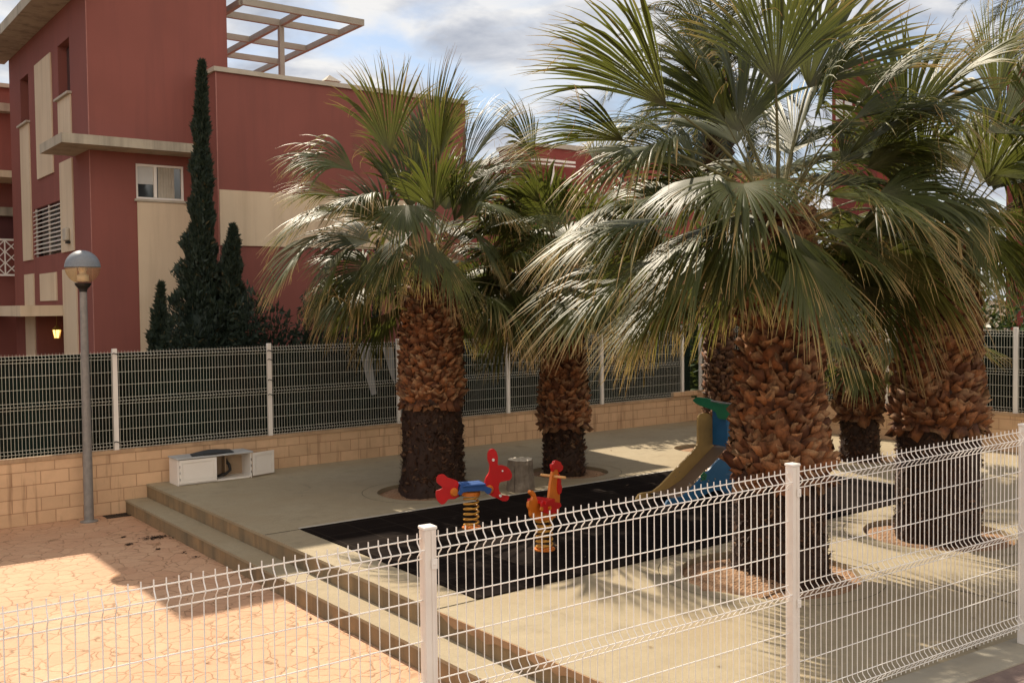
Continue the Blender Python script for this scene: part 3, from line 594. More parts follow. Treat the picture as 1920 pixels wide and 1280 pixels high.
# ------------------------------------------------------------------ cabinet
cb = Vector((5.27, 15.68, 0)); Wc, Dc, Hc = 1.22, .40, .43
cab = thing('meter_cabinet', cb, 'low white two door cabinet with one door open, against the block wall', 'cabinet')
x0, y0 = cb.x, cb.y; x1, y1 = x0+Wc, y0+Dc
g = MB(); g.box(x0, x0+.02, y0, y1, .0, Hc-.02); g.box(x1-.02, x1, y0, y1, 0, Hc-.02); g.box(x0+.02, x1-.02, y0+.01, y1, 0.002, .03); g.box(x0+.02, x1-.02, y1-.02, y1-.001, .03, Hc-.02); g.build('carcass', WHITE, cab, bevel=.004)
MB().box(x0+.021, x1-.021, y1-.03, y1-.021, .031, Hc-.022).build('back_lining', CABI, cab)
MB().box(x0-.02, x1+.02, y0-.03, y1+.0, Hc-.02, Hc+.005).build('top', mottled('weathered_grey_top', (.50, .51, .50), (.38, .39, .38), 4, .5, .1), cab, bevel=.005)
MB().box(x0+.85, x0+.87, y0+.22, y1-.03, .03, Hc-.03).build('divider', CABI, cab)
def door(mb, w_, h_):
    mb.box(0, w_, 0, .012, 0, h_); f_ = .045
    for a in ((0, w_, 0, f_), (0, w_, h_-f_, h_)): mb.box(a[0], a[1], -.014, -.001, a[2], a[3])
    mb.box(.0, f_, -.0135, -.001, f_, h_-f_); mb.box(w_-f_, w_, -.0135, -.001, f_, h_-f_)
    mb.box(f_+.012, w_-f_-.012, -.009, -.001, f_+.012, h_-f_-.012)
g = MB(); door(g, .60, .37); g.v = [tuple(Matrix.Translation((x0+.02, y0-.013, .03)) @ Vector(q)) for q in g.v]; g.build('door', WHITE, cab)
g = MB(); door(g, .42, .37); Md = Matrix.Translation((x1+.015, y0-.008, .03)) @ Matrix.Rotation(R(14), 4, 'Z'); g.v = [tuple(Md @ Vector(q)) for q in g.v]; g.build('door', WHITE, cab)
g = MB()
for z in (.1, .2, .3): g.tube([(x0+.028, y0-.022, z-.02), (x0+.028, y0-.022, z+.02)], .008, 6); g.tube([(x1-.012, y0-.012, z-.02), (x1-.012, y0-.012, z+.02)], .008, 6)
g.build('hinge', GREYM, cab)
MB().tube([(x0+.66, y0+.3, .02), (x0+.74, y0+.24, .05), (x0+.86, y0+.2, .08), (x0+.93, y0+.2, .13), (x0+.92, y0+.22, .22), (x0+.88, y0+.25, .27), (x0+.9, y0+.28, .31)], [.02, .022, .024, .024, .026, .03, .012], 8).build('pipe', BLACKM, cab, smooth=True)
# dark sheet lying on top
V = []; nx, ny = 22, 10; x_a, x_b = x0+.23, x0+.92
for j in range(ny):
    for i in range(nx):
        s, q = i/(nx-1), j/(ny-1); x = x_a+(x_b-x_a)*s+.06*q; y = y0+.0+.33*q*(1-.25*(1-s))+.02*sin(s*9)
        V.append((x, y, Hc+.012+.035*max(0, sin(s*pi*1.0))**1.5*(.4+.6*q)+.006*mnoise.noise(Vector((s*6, q*4, 0)))))
o = MB().add(V, [(j*nx+i, j*nx+i+1, (j+1)*nx+i+1, (j+1)*nx+i) for j in range(ny-1) for i in range(nx-1)]).build('folded_sheet', SLATE); md = o.modifiers.new('s', 'SOLIDIFY'); md.thickness = .012; md.offset = 1
tag(o, 'crumpled dark grey sheet lying on top of the white cabinet', 'sheet')

# drain grate + dirt
g = MB(); dc = oz(219, 967, ZL); 
for i in range(9): g.box(dc.x-.16+i*.038, dc.x-.16+i*.038+.02, dc.y-.1, dc.y+.1, ZL+.003, ZL+.011)
g.box(dc.x-.18, dc.x+.19, dc.y-.12, dc.y-.1, ZL+.002, ZL+.012); g.box(dc.x-.18, dc.x+.19, dc.y+.1, dc.y+.12, ZL+.002, ZL+.012); g.box(dc.x-.17, dc.x+.18, dc.y-.1, dc.y+.1, ZL+.001, ZL+.0025)
tag(g.build('drain_grate', BLACKM), 'small dark drain grate in the paving beside the lowest step', 'drain')
def litter(u, v, z, r, n, seed, label):
    rr = random.Random(seed); c = oz(u, v, z); g = MB()
    for _ in range(n):
        a = rr.uniform(0, 2*pi); d = r*abs(rr.gauss(0, .5)); p = c+Vector((d*cos(a)*1.5, d*sin(a)*.8, rr.uniform(.004, .02))); s = rr.uniform(.008, .03); q = rr.uniform(0, pi)
        e1 = Vector((cos(q), sin(q), rr.uniform(-.3, .3)))*s; e2 = Vector((-sin(q), cos(q), rr.uniform(-.3, .3)))*s*.5; g.add([p-e1, p-e2, p+e1, p+e2], [(0, 1, 2, 3)])
    return g
SOOT = mottled('dark_debris', (.035, .022, .014), (.06, .035, .02), 9, .95)
g = litter(292, 1008, ZL, .17, 170, 1, ''); 
for a in ((241, 1021, .07, 40), (233, 1007, .05, 18), (296, 1030, .04, 14), (345, 1036, .03, 10), (367, 1045, .03, 10), (470, 1108, .03, 6), (582, 1160, .03, 8)): q = litter(a[0], a[1], ZL, a[2], a[3], int(a[0]), ''); g.add(q.v, q.f)
tag(g.build('dark_debris', SOOT), kind='stuff')

rl = random.Random(11); g = MB()
for _ in range(150):
    x, y, z = (rl.uniform(5.1, 16), rl.uniform(3.6, 16), .002) if rl.random() < .6 else (rl.uniform(-2, 4.4), rl.uniform(4, 16), ZL+.002)
    if MX0 < x < MX1 and MY0 < y < MY1: z = .016
    a = rl.uniform(0, 6.28); l_ = rl.uniform(.012, .04); d = Vector((cos(a), sin(a), rl.uniform(0, .3)))*l_; e_ = Vector((-sin(a), cos(a), rl.uniform(-.2, .2)))*l_*.3; p = Vector((x, y, z+.006)); g.add([p-d, p-e_, p+d, p+e_], [(0, 1, 2, 3)])
tag(g.build('fallen_leaves', mottled('dry_leaf_bits', (.22, .13, .06), (.12, .08, .04), 3, .9)), kind='stuff')
# ------------------------------------------------------------------ stump
sp_ = oz(977, 918)
st_ = thing('tree_stump', sp_, 'short grey cut tree stump standing behind the red spring rider', 'stump')
g = MB(); n = 26; lv_ = 7
for j in range(lv_+1):
    for k in range(n):
        a = 2*pi*k/n; rr = .185*(1+.08*sin(a*3+1)+.05*sin(a*7+j*.3)+.06*(k % 2)*(1 if j < lv_ else 0)+.03*mnoise.noise(Vector((a*4, j*1.7, 0))))*(1+.10*(1-j/lv_)**2); g.v.append((sp_.x+rr*cos(a), sp_.y+rr*sin(a), .46*j/lv_))
g.f += [(j*n+k, j*n+(k+1) % n, (j+1)*n+(k+1) % n, (j+1)*n+k) for j in range(lv_) for k in range(n)]; g.build('bark', STUMPM, st_)
g = MB(); 
for j, rr0 in enumerate((1., .93, .5, .0)):
    for k in range(n): a = 2*pi*k/n; rr = .185*(1+.08*sin(a*3+1)+.05*sin(a*7+lv_*.3))*rr0; g.v.append((sp_.x+rr*cos(a), sp_.y+rr*sin(a), .461+(.012*sin(k*2.3) if j == 1 else .0)+.006*j))
g.f += [(j*n+k, j*n+(k+1) % n, (j+1)*n+(k+1) % n, (j+1)*n+k) for j in range(3) for k in range(n)]; g.build('cut_top', STUMPT, st_)

# ------------------------------------------------------------------ spring riders
def smoothpoly(P, it=2, r=.14):
    for _ in range(it):
        Q = []
        for i in range(len(P)):
            a, b_ = P[i], P[(i+1) % len(P)]; Q += [(a[0]*(1-r)+b_[0]*r, a[1]*(1-r)+b_[1]*r), (a[0]*r+b_[0]*(1-r), a[1]*r+b_[1]*(1-r))]
        P = Q
    return P
def frame(o_, dirv):
    d = Vector((dirv[0], dirv[1], 0)).normalized(); l = Vector((-d.y, d.x, 0)); return Matrix(((d.x, l.x, 0, o_.x), (d.y, l.y, 0, o_.y), (0, 0, 1, o_.z), (0, 0, 0, 1)))
def topoly(pts, M, zoomo=(790, 820), zf=5.819, off=0.):
    # picture outline -> the rider's own upright plane (local x, z)
    Mi = M.inverted(); o_ = M.translation; nrm = (M.to_3x3() @ Vector((0, 1, 0))); out = []
    for a, b_ in pts:
        d = ray(zoomo[0]+a/zf, zoomo[1]+b_/zf); t_ = (o_+nrm*off-CAM).dot(nrm)/d.dot(nrm); q = Mi @ (CAM+d*t_); out.append((q.x, q.z))
    return out
def coil(mb, c, r, z0, z1, turns, wire):
    n = int(turns*18); mb.tube([(c.x+r*cos(2*pi*turns*k/n), c.y+r*sin(2*pi*turns*k/n), z0+(z1-z0)*k/n) for k in range(n+1)], wire, 7)
ra = oz(884, 991); ra = ra + Vector((.0, .0, 0)); a_ = R(-37.1425+20.6); MA = frame(ra, (cos(a_), sin(a_)))
ridA = thing('spring_rider', ra, 'red rabbit shaped spring rider with a blue seat on a yellow coil', 'spring rider', 'spring riders on the rubber mat')
head = [(745, 130), (785, 118), (815, 150), (832, 210), (828, 300), (880, 300), (930, 315), (965, 350), (985, 395), (985, 430), (960, 462), (905, 472), (850, 485), (838, 540), (850, 590), (880, 630), (955, 632), (950, 670), (925, 690), (880, 690), (830, 660), (770, 640), (725, 610), (715, 560), (685, 510), (700, 440), (740, 380), (745, 300), (722, 240), (722, 170)]
tail = [(165, 440), (190, 405), (240, 395), (285, 435), (340, 450), (390, 470), (405, 500), (395, 545), (400, 580), (405, 640), (360, 668), (290, 670), (250, 720), (215, 728), (175, 690), (158, 640), (160, 580), (205, 565), (235, 545), (205, 520), (168, 490)]
for nm, po in (('head_board', head), ('tail_board', tail)): MB().plate(smoothpoly(topoly(po, MA), 2), MA, .03).build(nm, PRED, ridA, bevel=.004)
g = MB(); seatp = smoothpoly(topoly([(395, 520), (420, 500), (640, 490), (690, 520), (740, 540), (720, 590), (690, 600), (650, 560), (430, 575), (400, 610), (370, 600), (390, 560)], MA), 1)
for off in (-.10, .10): 
    M2 = MA @ Matrix.Translation((0, off, 0)); g.plate(seatp, M2, .03)
g.build('seat_side', PBLUE, ridA, bevel=.004)
xs_ = [x for x, z in seatp]; zt2 = max(z for x, z in seatp)
sxa, sxb = min(xs_)+.06, max(xs_)-.08
MB().box(sxa, sxb, -.13, .13, zt2-.03, zt2+.0, MA).build('seat', PBLUE, ridA, bevel=.012)
for x in (min(xs_)-.02, max(xs_)+.0): MB().tube([MA @ Vector((x, -.05, zt2-.10)), MA @ Vector((x, -.018, zt2-.10)), MA @ Vector((x, .018, zt2-.10)), MA @ Vector((x, .05, zt2-.10))], [.04, .056, .056, .04], 14).build('boss', PORA, ridA)
g = MB(); cA = MA @ Vector((0, 0, 0)); zc1 = zt2-.13; coil(g, cA, .092, .03, zc1, 6.5, .012); g.build('spring', PYEL, ridA, smooth=True)
MB().lathe([(.12, .014), (.12, .03), (.05, .035)], 20, (cA.x, cA.y, 0)).build('spring_plate', PORA, ridA); g = MB(); g.lathe([(.05, 0), (.115, .005), (.115, .05), (.05, .055)], 20, (cA.x, cA.y, zc1-.03)); g.build('spring_plate', PORA, ridA)
g = MB()
g.tube([MA @ Vector((topoly([(780, 240)], MA)[0][0], -.13, topoly([(780, 240)], MA)[0][1]-.04)), MA @ Vector((topoly([(780, 240)], MA)[0][0], .13, topoly([(780, 240)], MA)[0][1]-.04))], .012, 10) if False else None
for a, b_ in ((778, 240), (855, 630)):
    q = topoly([(a, b_)], MA)[0]; g.tube([MA @ Vector((q[0], -.016, q[1])), MA @ Vector((q[0], -.03, q[1]))], .018, 10)
q = topoly([(880, 360)], MA)[0]; g.tube([MA @ Vector((q[0], -.016, q[1])), MA @ Vector((q[0], -.022, q[1]))], .012, 10)
g.build('bolt_cap', WHITE, ridA)
# rooster
rb = oz(1021, 1032); b2_ = R(-37.1425+52); MBm = frame(rb, (cos(b2_), sin(b2_)))
ridB = thing('spring_rider', rb, 'orange rooster shaped spring rider with red comb and seat behind the near fence', 'spring rider', 'spring riders on the rubber mat')
bodyp = [(1170, 600), (1180, 572), (1205, 575), (1235, 610), (1252, 680), (1300, 700), (1375, 690), (1385, 640), (1400, 500), (1420, 380), (1440, 340), (1475, 350), (1490, 400), (1500, 560), (1500, 700), (1490, 820), (1440, 850), (1420, 900), (1270, 905), (1230, 900), (1185, 860), (1180, 790), (1160, 760), (1162, 700), (1200, 680), (1212, 640)]
MB().plate(smoothpoly(topoly(bodyp, MBm), 2), MBm, .03).build('body_board', PORA, ridB, bevel=.004)
comb = [(1405, 330), (1402, 290), (1425, 285), (1432, 255), (1460, 245), (1478, 255), (1500, 265), (1508, 290), (1528, 310), (1520, 350), (1495, 370), (1478, 375), (1478, 350), (1440, 338), (1420, 375)]
wat = [(1480, 380), (1505, 470), (1500, 500), (1515, 540), (1505, 600), (1480, 620), (1465, 560), (1470, 480)]
for nm, po, off in (('comb', comb, -.012), ('wattle', wat, -.014)): MB().plate(smoothpoly(topoly(po, MBm), 1), MBm @ Matrix.Translation((0, off, 0)), .032).build(nm, PRED, ridB)
sd = [(1235, 700), (1260, 670), (1330, 665), (1375, 690), (1440, 700), (1448, 740), (1400, 770), (1400, 810), (1300, 820), (1240, 800)]
g = MB()
for off in (-.09, .09): g.plate(smoothpoly(topoly(sd, MBm), 2), MBm @ Matrix.Translation((0, off, 0)), .025)
sx = topoly(sd, MBm); zt3 = max(z for x, z in sx)-.02; sxa, sxb = min(x for x, z in sx)+.04, max(x for x, z in sx)-.16
g.box(sxa, sxb, -.13, .13, zt3-.03, zt3+.01, MBm); g.build('seat', PRED, ridB, bevel=.006)
q = topoly([(1438, 420)], MBm)[0]; MB().tube([MBm @ Vector((q[0], -.17, q[1])), MBm @ Vector((q[0], .17, q[1]))], .016, 10).build('handlebar', mottled('pale_orange_grip', (.75, .42, .16), (.7, .38, .14), 8, .5, 0), ridB)
g = MB(); zc2 = topoly([(1340, 880)], MBm)[0][1]; coil(g, rb, .092, .03, zc2, 6, .012); g.build('spring', PYEL, ridB, smooth=True)
MB().lathe([(.12, .014), (.12, .03), (.05, .035)], 20, (rb.x, rb.y, 0)).build('spring_plate', PORA, ridB); g = MB(); g.box(-.12, .12, -.075, .075, zc2, zc2+.025, MBm); g.build('spring_plate', PORA, ridB)
g = MB()
for a, b__ in ((1300, 775), (1390, 765)): q = topoly([(a, b__)], MBm, off=-.1)[0]; g.tube([MBm @ Vector((q[0], -.104, q[1])), MBm @ Vector((q[0], -.125, q[1]))], .022, 12)
g.build('bolt_cap', PORA, ridB)

# ------------------------------------------------------------------ slide
ys0, ys1 = 10.20, 9.64
sld = thing('playground_slide', oz(1195, 945), 'small playground slide with tan and blue sides and a green top', 'slide')
zz = lambda a, b_: oy(1180+a/5.333, 720+b_/5.333, ys0)
outl = [(680, 340), (700, 298), (750, 285), (800, 300), (820, 345), (828, 600), (800, 640), (700, 760), (600, 880), (480, 1060), (380, 1130), (330, 1200), (80, 1215), (62, 1150), (95, 1092), (255, 1062), (640, 660), (682, 590)]
poly = [(zz(a, b_).x, zz(a, b_).z) for a, b_ in outl]
# the board reaches the ground under the tower
far = poly; M0 = Matrix.Translation((0, ys0, 0))
full = [p for p in poly]; xt = zz(824, 620).x
full2 = smoothpoly([poly[0], poly[1], poly[2], poly[3], (poly[4][0]+.01, poly[4][1]), (poly[4][0]+.02, .62), (poly[4][0]+.22, .35), (poly[4][0]+.34, .016), (poly[4][0]-.25, .02), (poly[9][0]+.2, .12), (poly[11][0], .03), (poly[12][0], .02), poly[13], poly[14], poly[15], poly[16], poly[17]], 1)
MB().plate(full2, M0, .03).build('side_board', PTAN, sld, bevel=.004)
MB().plate(full2, Matrix.Translation((0, ys1, 0)), .03).build('side_board', PSBL, sld, bevel=.004)
# bed
bt = zz(828, 615); bb = zz(330, 1180); g = MB(); P = [(bt.x+.22, bt.z), (bt.x-.0, bt.z-.01), (bb.x+.38, .20), (bb.x+.1, .10), (bb.x-.28, .085)]; n = len(P)
g.add([(x, ys1+.016, z) for x, z in P]+[(x, ys0-.016, z) for x, z in P]+[(x, ys1+.016, z-.012) for x, z in P]+[(x, ys0-.016, z-.012) for x, z in P], [(i, i+1, n+i+1, n+i) for i in range(n-1)]+[(2*n+i, 3*n+i, 3*n+i+1, 2*n+i+1) for i in range(n-1)]); g.build('slide_bed', STEEL, sld)
# entry tower
tx = poly[4][0]-.10; zt4 = zz(830, 175).z
g = MB(); g.box(tx+.1, tx+.13, ys1+.02, ys0-.02, bt.z+.02, zt4-.10); g.build('back_board', PSBL, sld, bevel=.004)
Mt = Matrix(((0, 1, 0, tx+.08), (1, 0, 0, (ys0+ys1)/2), (0, 0, 1, 0), (0, 0, 0, 1)))
w2 = .33; topg = [(-w2-.30, zt4+.00), (-w2-.22, zt4+.055), (-w2+.02, zt4+.05), (-.12, zt4-.01), (.08, zt4-.01), (w2-.12, zt4+.05), (w2, zt4+.065), (w2+.08, zt4+.01), (w2+.04, zt4-.045), (.15, zt4-.13), (.10, zt4-.24), (-.12, zt4-.24), (-.17, zt4-.13), (-w2-.20, zt4-.06)]
MB().plate(smoothpoly([(-x, z) for x, z in topg], 2), Mt, .03).build('top_board', PGRN, sld, bevel=.004)
MB().tube([Mt @ Vector((-.2, -.03, zt4)), Mt @ Vector((.24, -.03, zt4+.02))], .012, 8).build('grab_bar', GREYM, sld)
q = oy(1180+740/5.333, 720+920/5.333, ys1-.02); g = MB()
for k in range(5): a = 2*pi*k/5+.3; c = Vector((q.x+.035*cos(a), ys1-.022, q.z+.035*sin(a))); g.tube([c, c+Vector((0, -.014, 0))], .028, 12)
g.build('flower_badge', PGRN, sld)
g = MB()
for a, b_ in ((800, 450), (800, 515), (492, 875), (452, 920), (523, 940), (483, 990)): q = zz(a, b_); g.tube([(q.x, ys0-.016, q.z), (q.x, ys0-.022, q.z)], .008, 8)
for a, b_ in ((855, 945), (790, 965), (715, 965), (750, 905), (600, 990)): q = oy(1180+a/5.333, 720+b_/5.333, ys1-.02); g.tube([(q.x, ys1-.016, q.z), (q.x, ys1-.03, q.z)], .011, 8)
g.build('bolt', GREYM, sld)

# ------------------------------------------------------------------ palms
UP = np.array([0., 0., 1.])
def nrm(a): return a/np.maximum(np.linalg.norm(a, axis=-1, keepdims=True), 1e-9)
def fan_frond(heart, hast, d, roll, Rb, droop, seed, parent, dry=1., nseg=40, spread=105, ns=8, sag=.25, name='frond', threads=8, green=None):
    g = np.random.default_rng(seed); heart = np.array(heart, float); hast = np.array(hast, float); d = nrm(np.array(d, float))
    pd = hast-heart; rad = np.array([pd[0], pd[1], 0.]); rad = nrm(rad) if np.linalg.norm(rad) > 1e-3 else np.array([1., 0, 0])
    l = np.cross(UP, d); l = nrm(l) if np.linalg.norm(l) > .25 else nrm(np.cross(UP, rad))
    n = np.cross(d, l); 
    if n[2] < 0: n = -n
    ca, sa = cos(roll), sin(roll); l, n = l*ca+n*sa, n*ca-l*sa
    # petiole
    m = 7; plen = np.linalg.norm(pd); ctrl = heart + pd*.5 + UP*plen*.13; tt = np.linspace(0, 1, m)[:, None]
    P = (1-tt)**2*heart+2*tt*(1-tt)*ctrl+tt**2*hast; T = nrm(np.gradient(P, axis=0)); pw = nrm(np.cross(T, n)) ; pn = nrm(np.cross(pw, T))
    wv = (.045*(1-tt)+.017*tt)*.5*2
    V = [P-pw*wv*.5, P+pn*wv*.28, P+pw*wv*.5, P-pn*wv*.35]; V = np.stack(V, 1).reshape(-1, 3); Fq = []
    for i in range(m-1):
        for k in range(4): a = i*4+k; b_ = i*4+(k+1) % 4; Fq.append((a, b_, b_+4, a+4))
    gl = g.uniform(0, 1) if green is None else green
    C = np.zeros((len(V), 4)); C[:, 1] = 1; C[:, 2] = .5; C[:, 0] = np.repeat(np.linspace(.35, .0, m), 4)
    # blade
    th = np.radians(np.linspace(-spread, spread, nseg))+g.normal(0, .012, nseg); dth = 2*np.radians(spread)/nseg
    fold = g.uniform(.12, .38); s0 = nrm(np.cos(th)[:, None]*d+np.sin(th)[:, None]*l+(fold*np.abs(np.sin(th)))[:, None]*n)
    wd0 = -np.sin(th)[:, None]*d+np.cos(th)[:, None]*l
    Ln = Rb*(.70+.30*np.cos(th*.85))*g.uniform(.93, 1.05, nseg)*np.where(g.random(nseg) < .12, g.uniform(.6, .9), 1)
    t = np.linspace(0, 1, ns+1); ts = g.uniform(.62, .73) if d[2] > .35 else g.uniform(.52, .63)
    pos = np.zeros((nseg, ns+1, 3)); dr = np.zeros((nseg, ns+1, 3)); pos[:, 0] = hast; kr = g.uniform(.45, 1.6, nseg); lat = g.normal(0, .12, nseg)
    for k in range(ns+1):
        q = max(0., (t[k]-.33)/.67)
        gr = sag*t[k]+droop*kr*q**1.25
        dk = nrm(s0-gr[:, None]*UP+(lat*q)[:, None]*wd0 - (0.10*q)*n); dr[:, k] = dk
        if k: pos[:, k] = pos[:, k-1]+dk*(Ln/ns)[:, None]
    wj = 2*Ln*ts*np.tan(dth/2)
    w_ = np.where(t[None] <= ts, 2*(Ln[:, None]*t[None])*np.tan(dth/2)*1.04+.004, wj[:, None]*np.clip(1-((t[None]-ts)/(1-ts))**.85, .06, 1))
    wd = nrm(wd0[:, None]-(wd0[:, None]*dr).sum(-1, keepdims=True)*dr); nm = np.cross(wd, dr); nm *= np.sign((nm*n).sum(-1, keepdims=True)+1e-9)
    pl = w_*(.22+.20*np.clip((t[None]-ts)/.3, 0, 1))
    A = pos-wd*(w_/2)[..., None]; B = pos+nm*pl[..., None]; D = pos+wd*(w_/2)[..., None]
    BV = np.stack([A, B, D], 2).reshape(-1, 3); o = len(V)
    i, k = np.meshgrid(np.arange(nseg), np.arange(ns), indexing='ij'); b0 = o+(i*(ns+1)+k)*3; b1 = b0+3
    q1 = np.stack([b0, b1, b1+1, b0+1], -1).reshape(-1, 4); q2 = np.stack([b0+1, b1+1, b1+2, b0+2], -1).reshape(-1, 4)
    cr = np.clip((t[None]-(.84-.20*dry)+g.normal(0, .09, nseg)[:, None])/.34, 0, 1)*min(1, .35+.6*dry)
    if dry > 1.5: cr = np.ones_like(cr)*.9
    cg = np.clip(gl+g.normal(0, .12, nseg), 0, 1)[:, None]*np.ones((1, ns+1)); cb = np.clip(1-t[None]*3.2, 0, 1)*.35*np.ones((nseg, 1))
    BC = np.stack([cr, cg, cb, np.ones_like(cr)], -1)[:, :, None, :].repeat(3, 2).reshape(-1, 4)
    V = np.vstack([V, BV]); C = np.vstack([C, BC]); Fq = np.vstack([np.array(Fq), q1, q2])
    # loose threads hanging from the splits
    if threads:
        TV, TF, TC = [], [], []; o = len(V)
        for _ in range(threads):
            ii = g.integers(nseg); kk = g.integers(int(ns*.5), ns); p = pos[ii, kk].copy(); v = dr[ii, kk]+g.normal(0, .35, 3); ln = g.uniform(.12, .4); m_ = 6; w2 = g.uniform(.0012, .0026)
            for j in range(m_):
                v = nrm(v+np.array([0, 0, -.35])+g.normal(0, .22, 3)); sd_ = nrm(np.cross(v, [.3, .5, .2]))*w2; TV += [p-sd_, p+sd_]; TC += [(1, .5, 0, 1)]*2; p = p+v*ln/m_
            b_ = o+len(TV)-2*m_; TF += [(b_+2*j, b_+2*j+1, b_+2*j+3, b_+2*j+2) for j in range(m_-1)]
        V = np.vstack([V, np.array(TV)]); C = np.vstack([C, np.array(TC)]); Fq = np.vstack([Fq, np.array(TF)])
    return npmesh(name, V, Fq, C, FAN, parent)

def trunk(parent, base, prof, z_boot, z_top, seed, bw=.15, bh=.105, dark=True, spikes=900, style='fan'):
    """prof: list of (z, radius). boots above z_boot, hairy dark bark below"""
    g = random.Random(seed); zs = [p[0] for p in prof]; rs = [p[1] for p in prof]
    rad = lambda z: float(np.interp(z, zs, rs))
    V = []; F_ = []; C = []
    n = 40; m = 44; bx, by, bz = base
    for j in range(m+1):
        z = z_top*j/m; r = rad(z)*(1. if z < z_boot else .90)
        for k in range(n):
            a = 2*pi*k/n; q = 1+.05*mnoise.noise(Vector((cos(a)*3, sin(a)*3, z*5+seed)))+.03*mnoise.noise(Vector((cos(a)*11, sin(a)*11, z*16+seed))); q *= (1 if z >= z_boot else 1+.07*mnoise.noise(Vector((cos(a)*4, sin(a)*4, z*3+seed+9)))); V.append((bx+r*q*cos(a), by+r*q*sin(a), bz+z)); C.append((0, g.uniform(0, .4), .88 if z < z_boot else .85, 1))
    for j in range(m):
        for k in range(n): a = j*n+k; b_ = j*n+(k+1) % n; F_.append((a, b_, b_+n, a+n))
    def boot(a, z, w_, h_, out, tilt, tone, flip=1, dk=0.):
        r = rad(z)*.90; ca, sa = cos(a), sin(a); O = Vector((bx+r*ca, by+r*sa, bz+z)); ro = Vector((ca, sa, 0)); ta = Vector((-sa, ca, 0)); upv = Vector((0, 0, flip))
        ta = (ta*cos(tilt)+upv*sin(tilt)); upv = (upv*cos(tilt)-Vector((-sa, ca, 0))*sin(tilt))
        def p(s, t_, d): return tuple(O+ta*s*w_+upv*t_*h_+ro*d)
        rn_ = lambda x: g.uniform(-x, x)
        nt_ = g.uniform(-.15, .2)
        pts = [p(-.45, -.15, -.02), p(0, -.2, .012), p(.45, -.15, -.02), p(-.60+rn_(.08), .4, out*.30), p(rn_(.2), .4+rn_(.1), out*(.62+rn_(.2))), p(.60+rn_(.08), .4, out*.30), p(-.40+rn_(.16), .95+rn_(.2), out*(.95+rn_(.3))), p(rn_(.2), .95-nt_, out*(1.25+rn_(.3))), p(.40+rn_(.16), 1.+rn_(.22), out*(.95+rn_(.3))), p(-.34, .72, -.01), p(0, .6, -.01), p(.34, .72, -.01)]
        o = len(V); V.extend(pts); fs = [(0, 1, 4, 3), (1, 2, 5, 4), (3, 4, 7, 6), (4, 5, 8, 7), (6, 7, 10, 9), (7, 8, 11, 10), (3, 6, 9, 0), (5, 2, 11, 8)]
        F_.extend([tuple(o+i for i in f) for f in fs])
        tp = g.random()**1.6
        C.extend([(0, tone, .6+dk, 1)]*3+[(0, tone, dk+.25, 1), (.0, tone, dk+.12, 1), (0, tone, dk+.3, 1), (tp*.8, tone, dk, 1), (tp, tone, dk, 1), (tp*.7, tone, dk, 1)]+[(tp, tone, dk+.3, 1)]*3)  # roots coloured dark to imitate shaded gaps between boots, cut tips paler
    z = z_boot; row = 0
    while z < z_top-.02:
        r = rad(z); nn = max(8, int(2*pi*r/(bw*.86)))
        f = (z-z_boot)/max(.1, z_top-z_boot)
        for k in range(nn):
            a = 2*pi*(k+.5*(row % 2)+g.uniform(-.17, .17))/nn + row*.06
            s = g.uniform(.72, 1.25)
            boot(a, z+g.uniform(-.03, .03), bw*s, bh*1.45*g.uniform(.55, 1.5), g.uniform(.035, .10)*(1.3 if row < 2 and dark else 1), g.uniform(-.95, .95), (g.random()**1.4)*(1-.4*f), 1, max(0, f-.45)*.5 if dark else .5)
        z += bh*.62; row += 1
    if dark:       # flared lip and hairy lower bark
        for k in range(int(2*pi*rad(z_boot)/.11)):
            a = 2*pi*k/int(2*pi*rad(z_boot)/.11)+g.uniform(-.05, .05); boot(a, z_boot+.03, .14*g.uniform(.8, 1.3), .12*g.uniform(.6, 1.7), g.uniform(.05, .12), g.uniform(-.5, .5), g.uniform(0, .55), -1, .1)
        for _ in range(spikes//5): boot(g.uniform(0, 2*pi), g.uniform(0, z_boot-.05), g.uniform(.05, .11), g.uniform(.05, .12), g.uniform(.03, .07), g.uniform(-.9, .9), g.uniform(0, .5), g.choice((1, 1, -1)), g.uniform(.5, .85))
        for _ in range(spikes):
            a = g.uniform(0, 2*pi); z = g.uniform(.0, z_boot); r = rad(z)*.985; ca, sa = cos(a), sin(a); O = Vector((bx+r*ca, by+r*sa, bz+z)); ro = Vector((ca, sa, 0)); ta = Vector((-sa, ca, 0)); ln = g.uniform(.03, .12); w_ = g.uniform(.004, .018)
            d = (ro*g.uniform(.25, .8)+Vector((0, 0, g.uniform(-.5, 1)))+ta*g.uniform(-.7, .7)).normalized(); o = len(V)
            V.extend([tuple(O-ta*w_-Vector((0, 0, .015))), tuple(O+ta*w_-Vector((0, 0, .015))), tuple(O+d*ln+ta*w_*.4), tuple(O+d*ln-ta*w_*.4)]); F_.append((o, o+1, o+2, o+3)); tn = g.uniform(0, .5); C.extend([(0, tn, .85, 1)]*2+[(g.uniform(0, .12), tn, g.uniform(.62, .97), 1)]*2)
    return npmesh('trunk', V, F_, C, BOOT, parent)

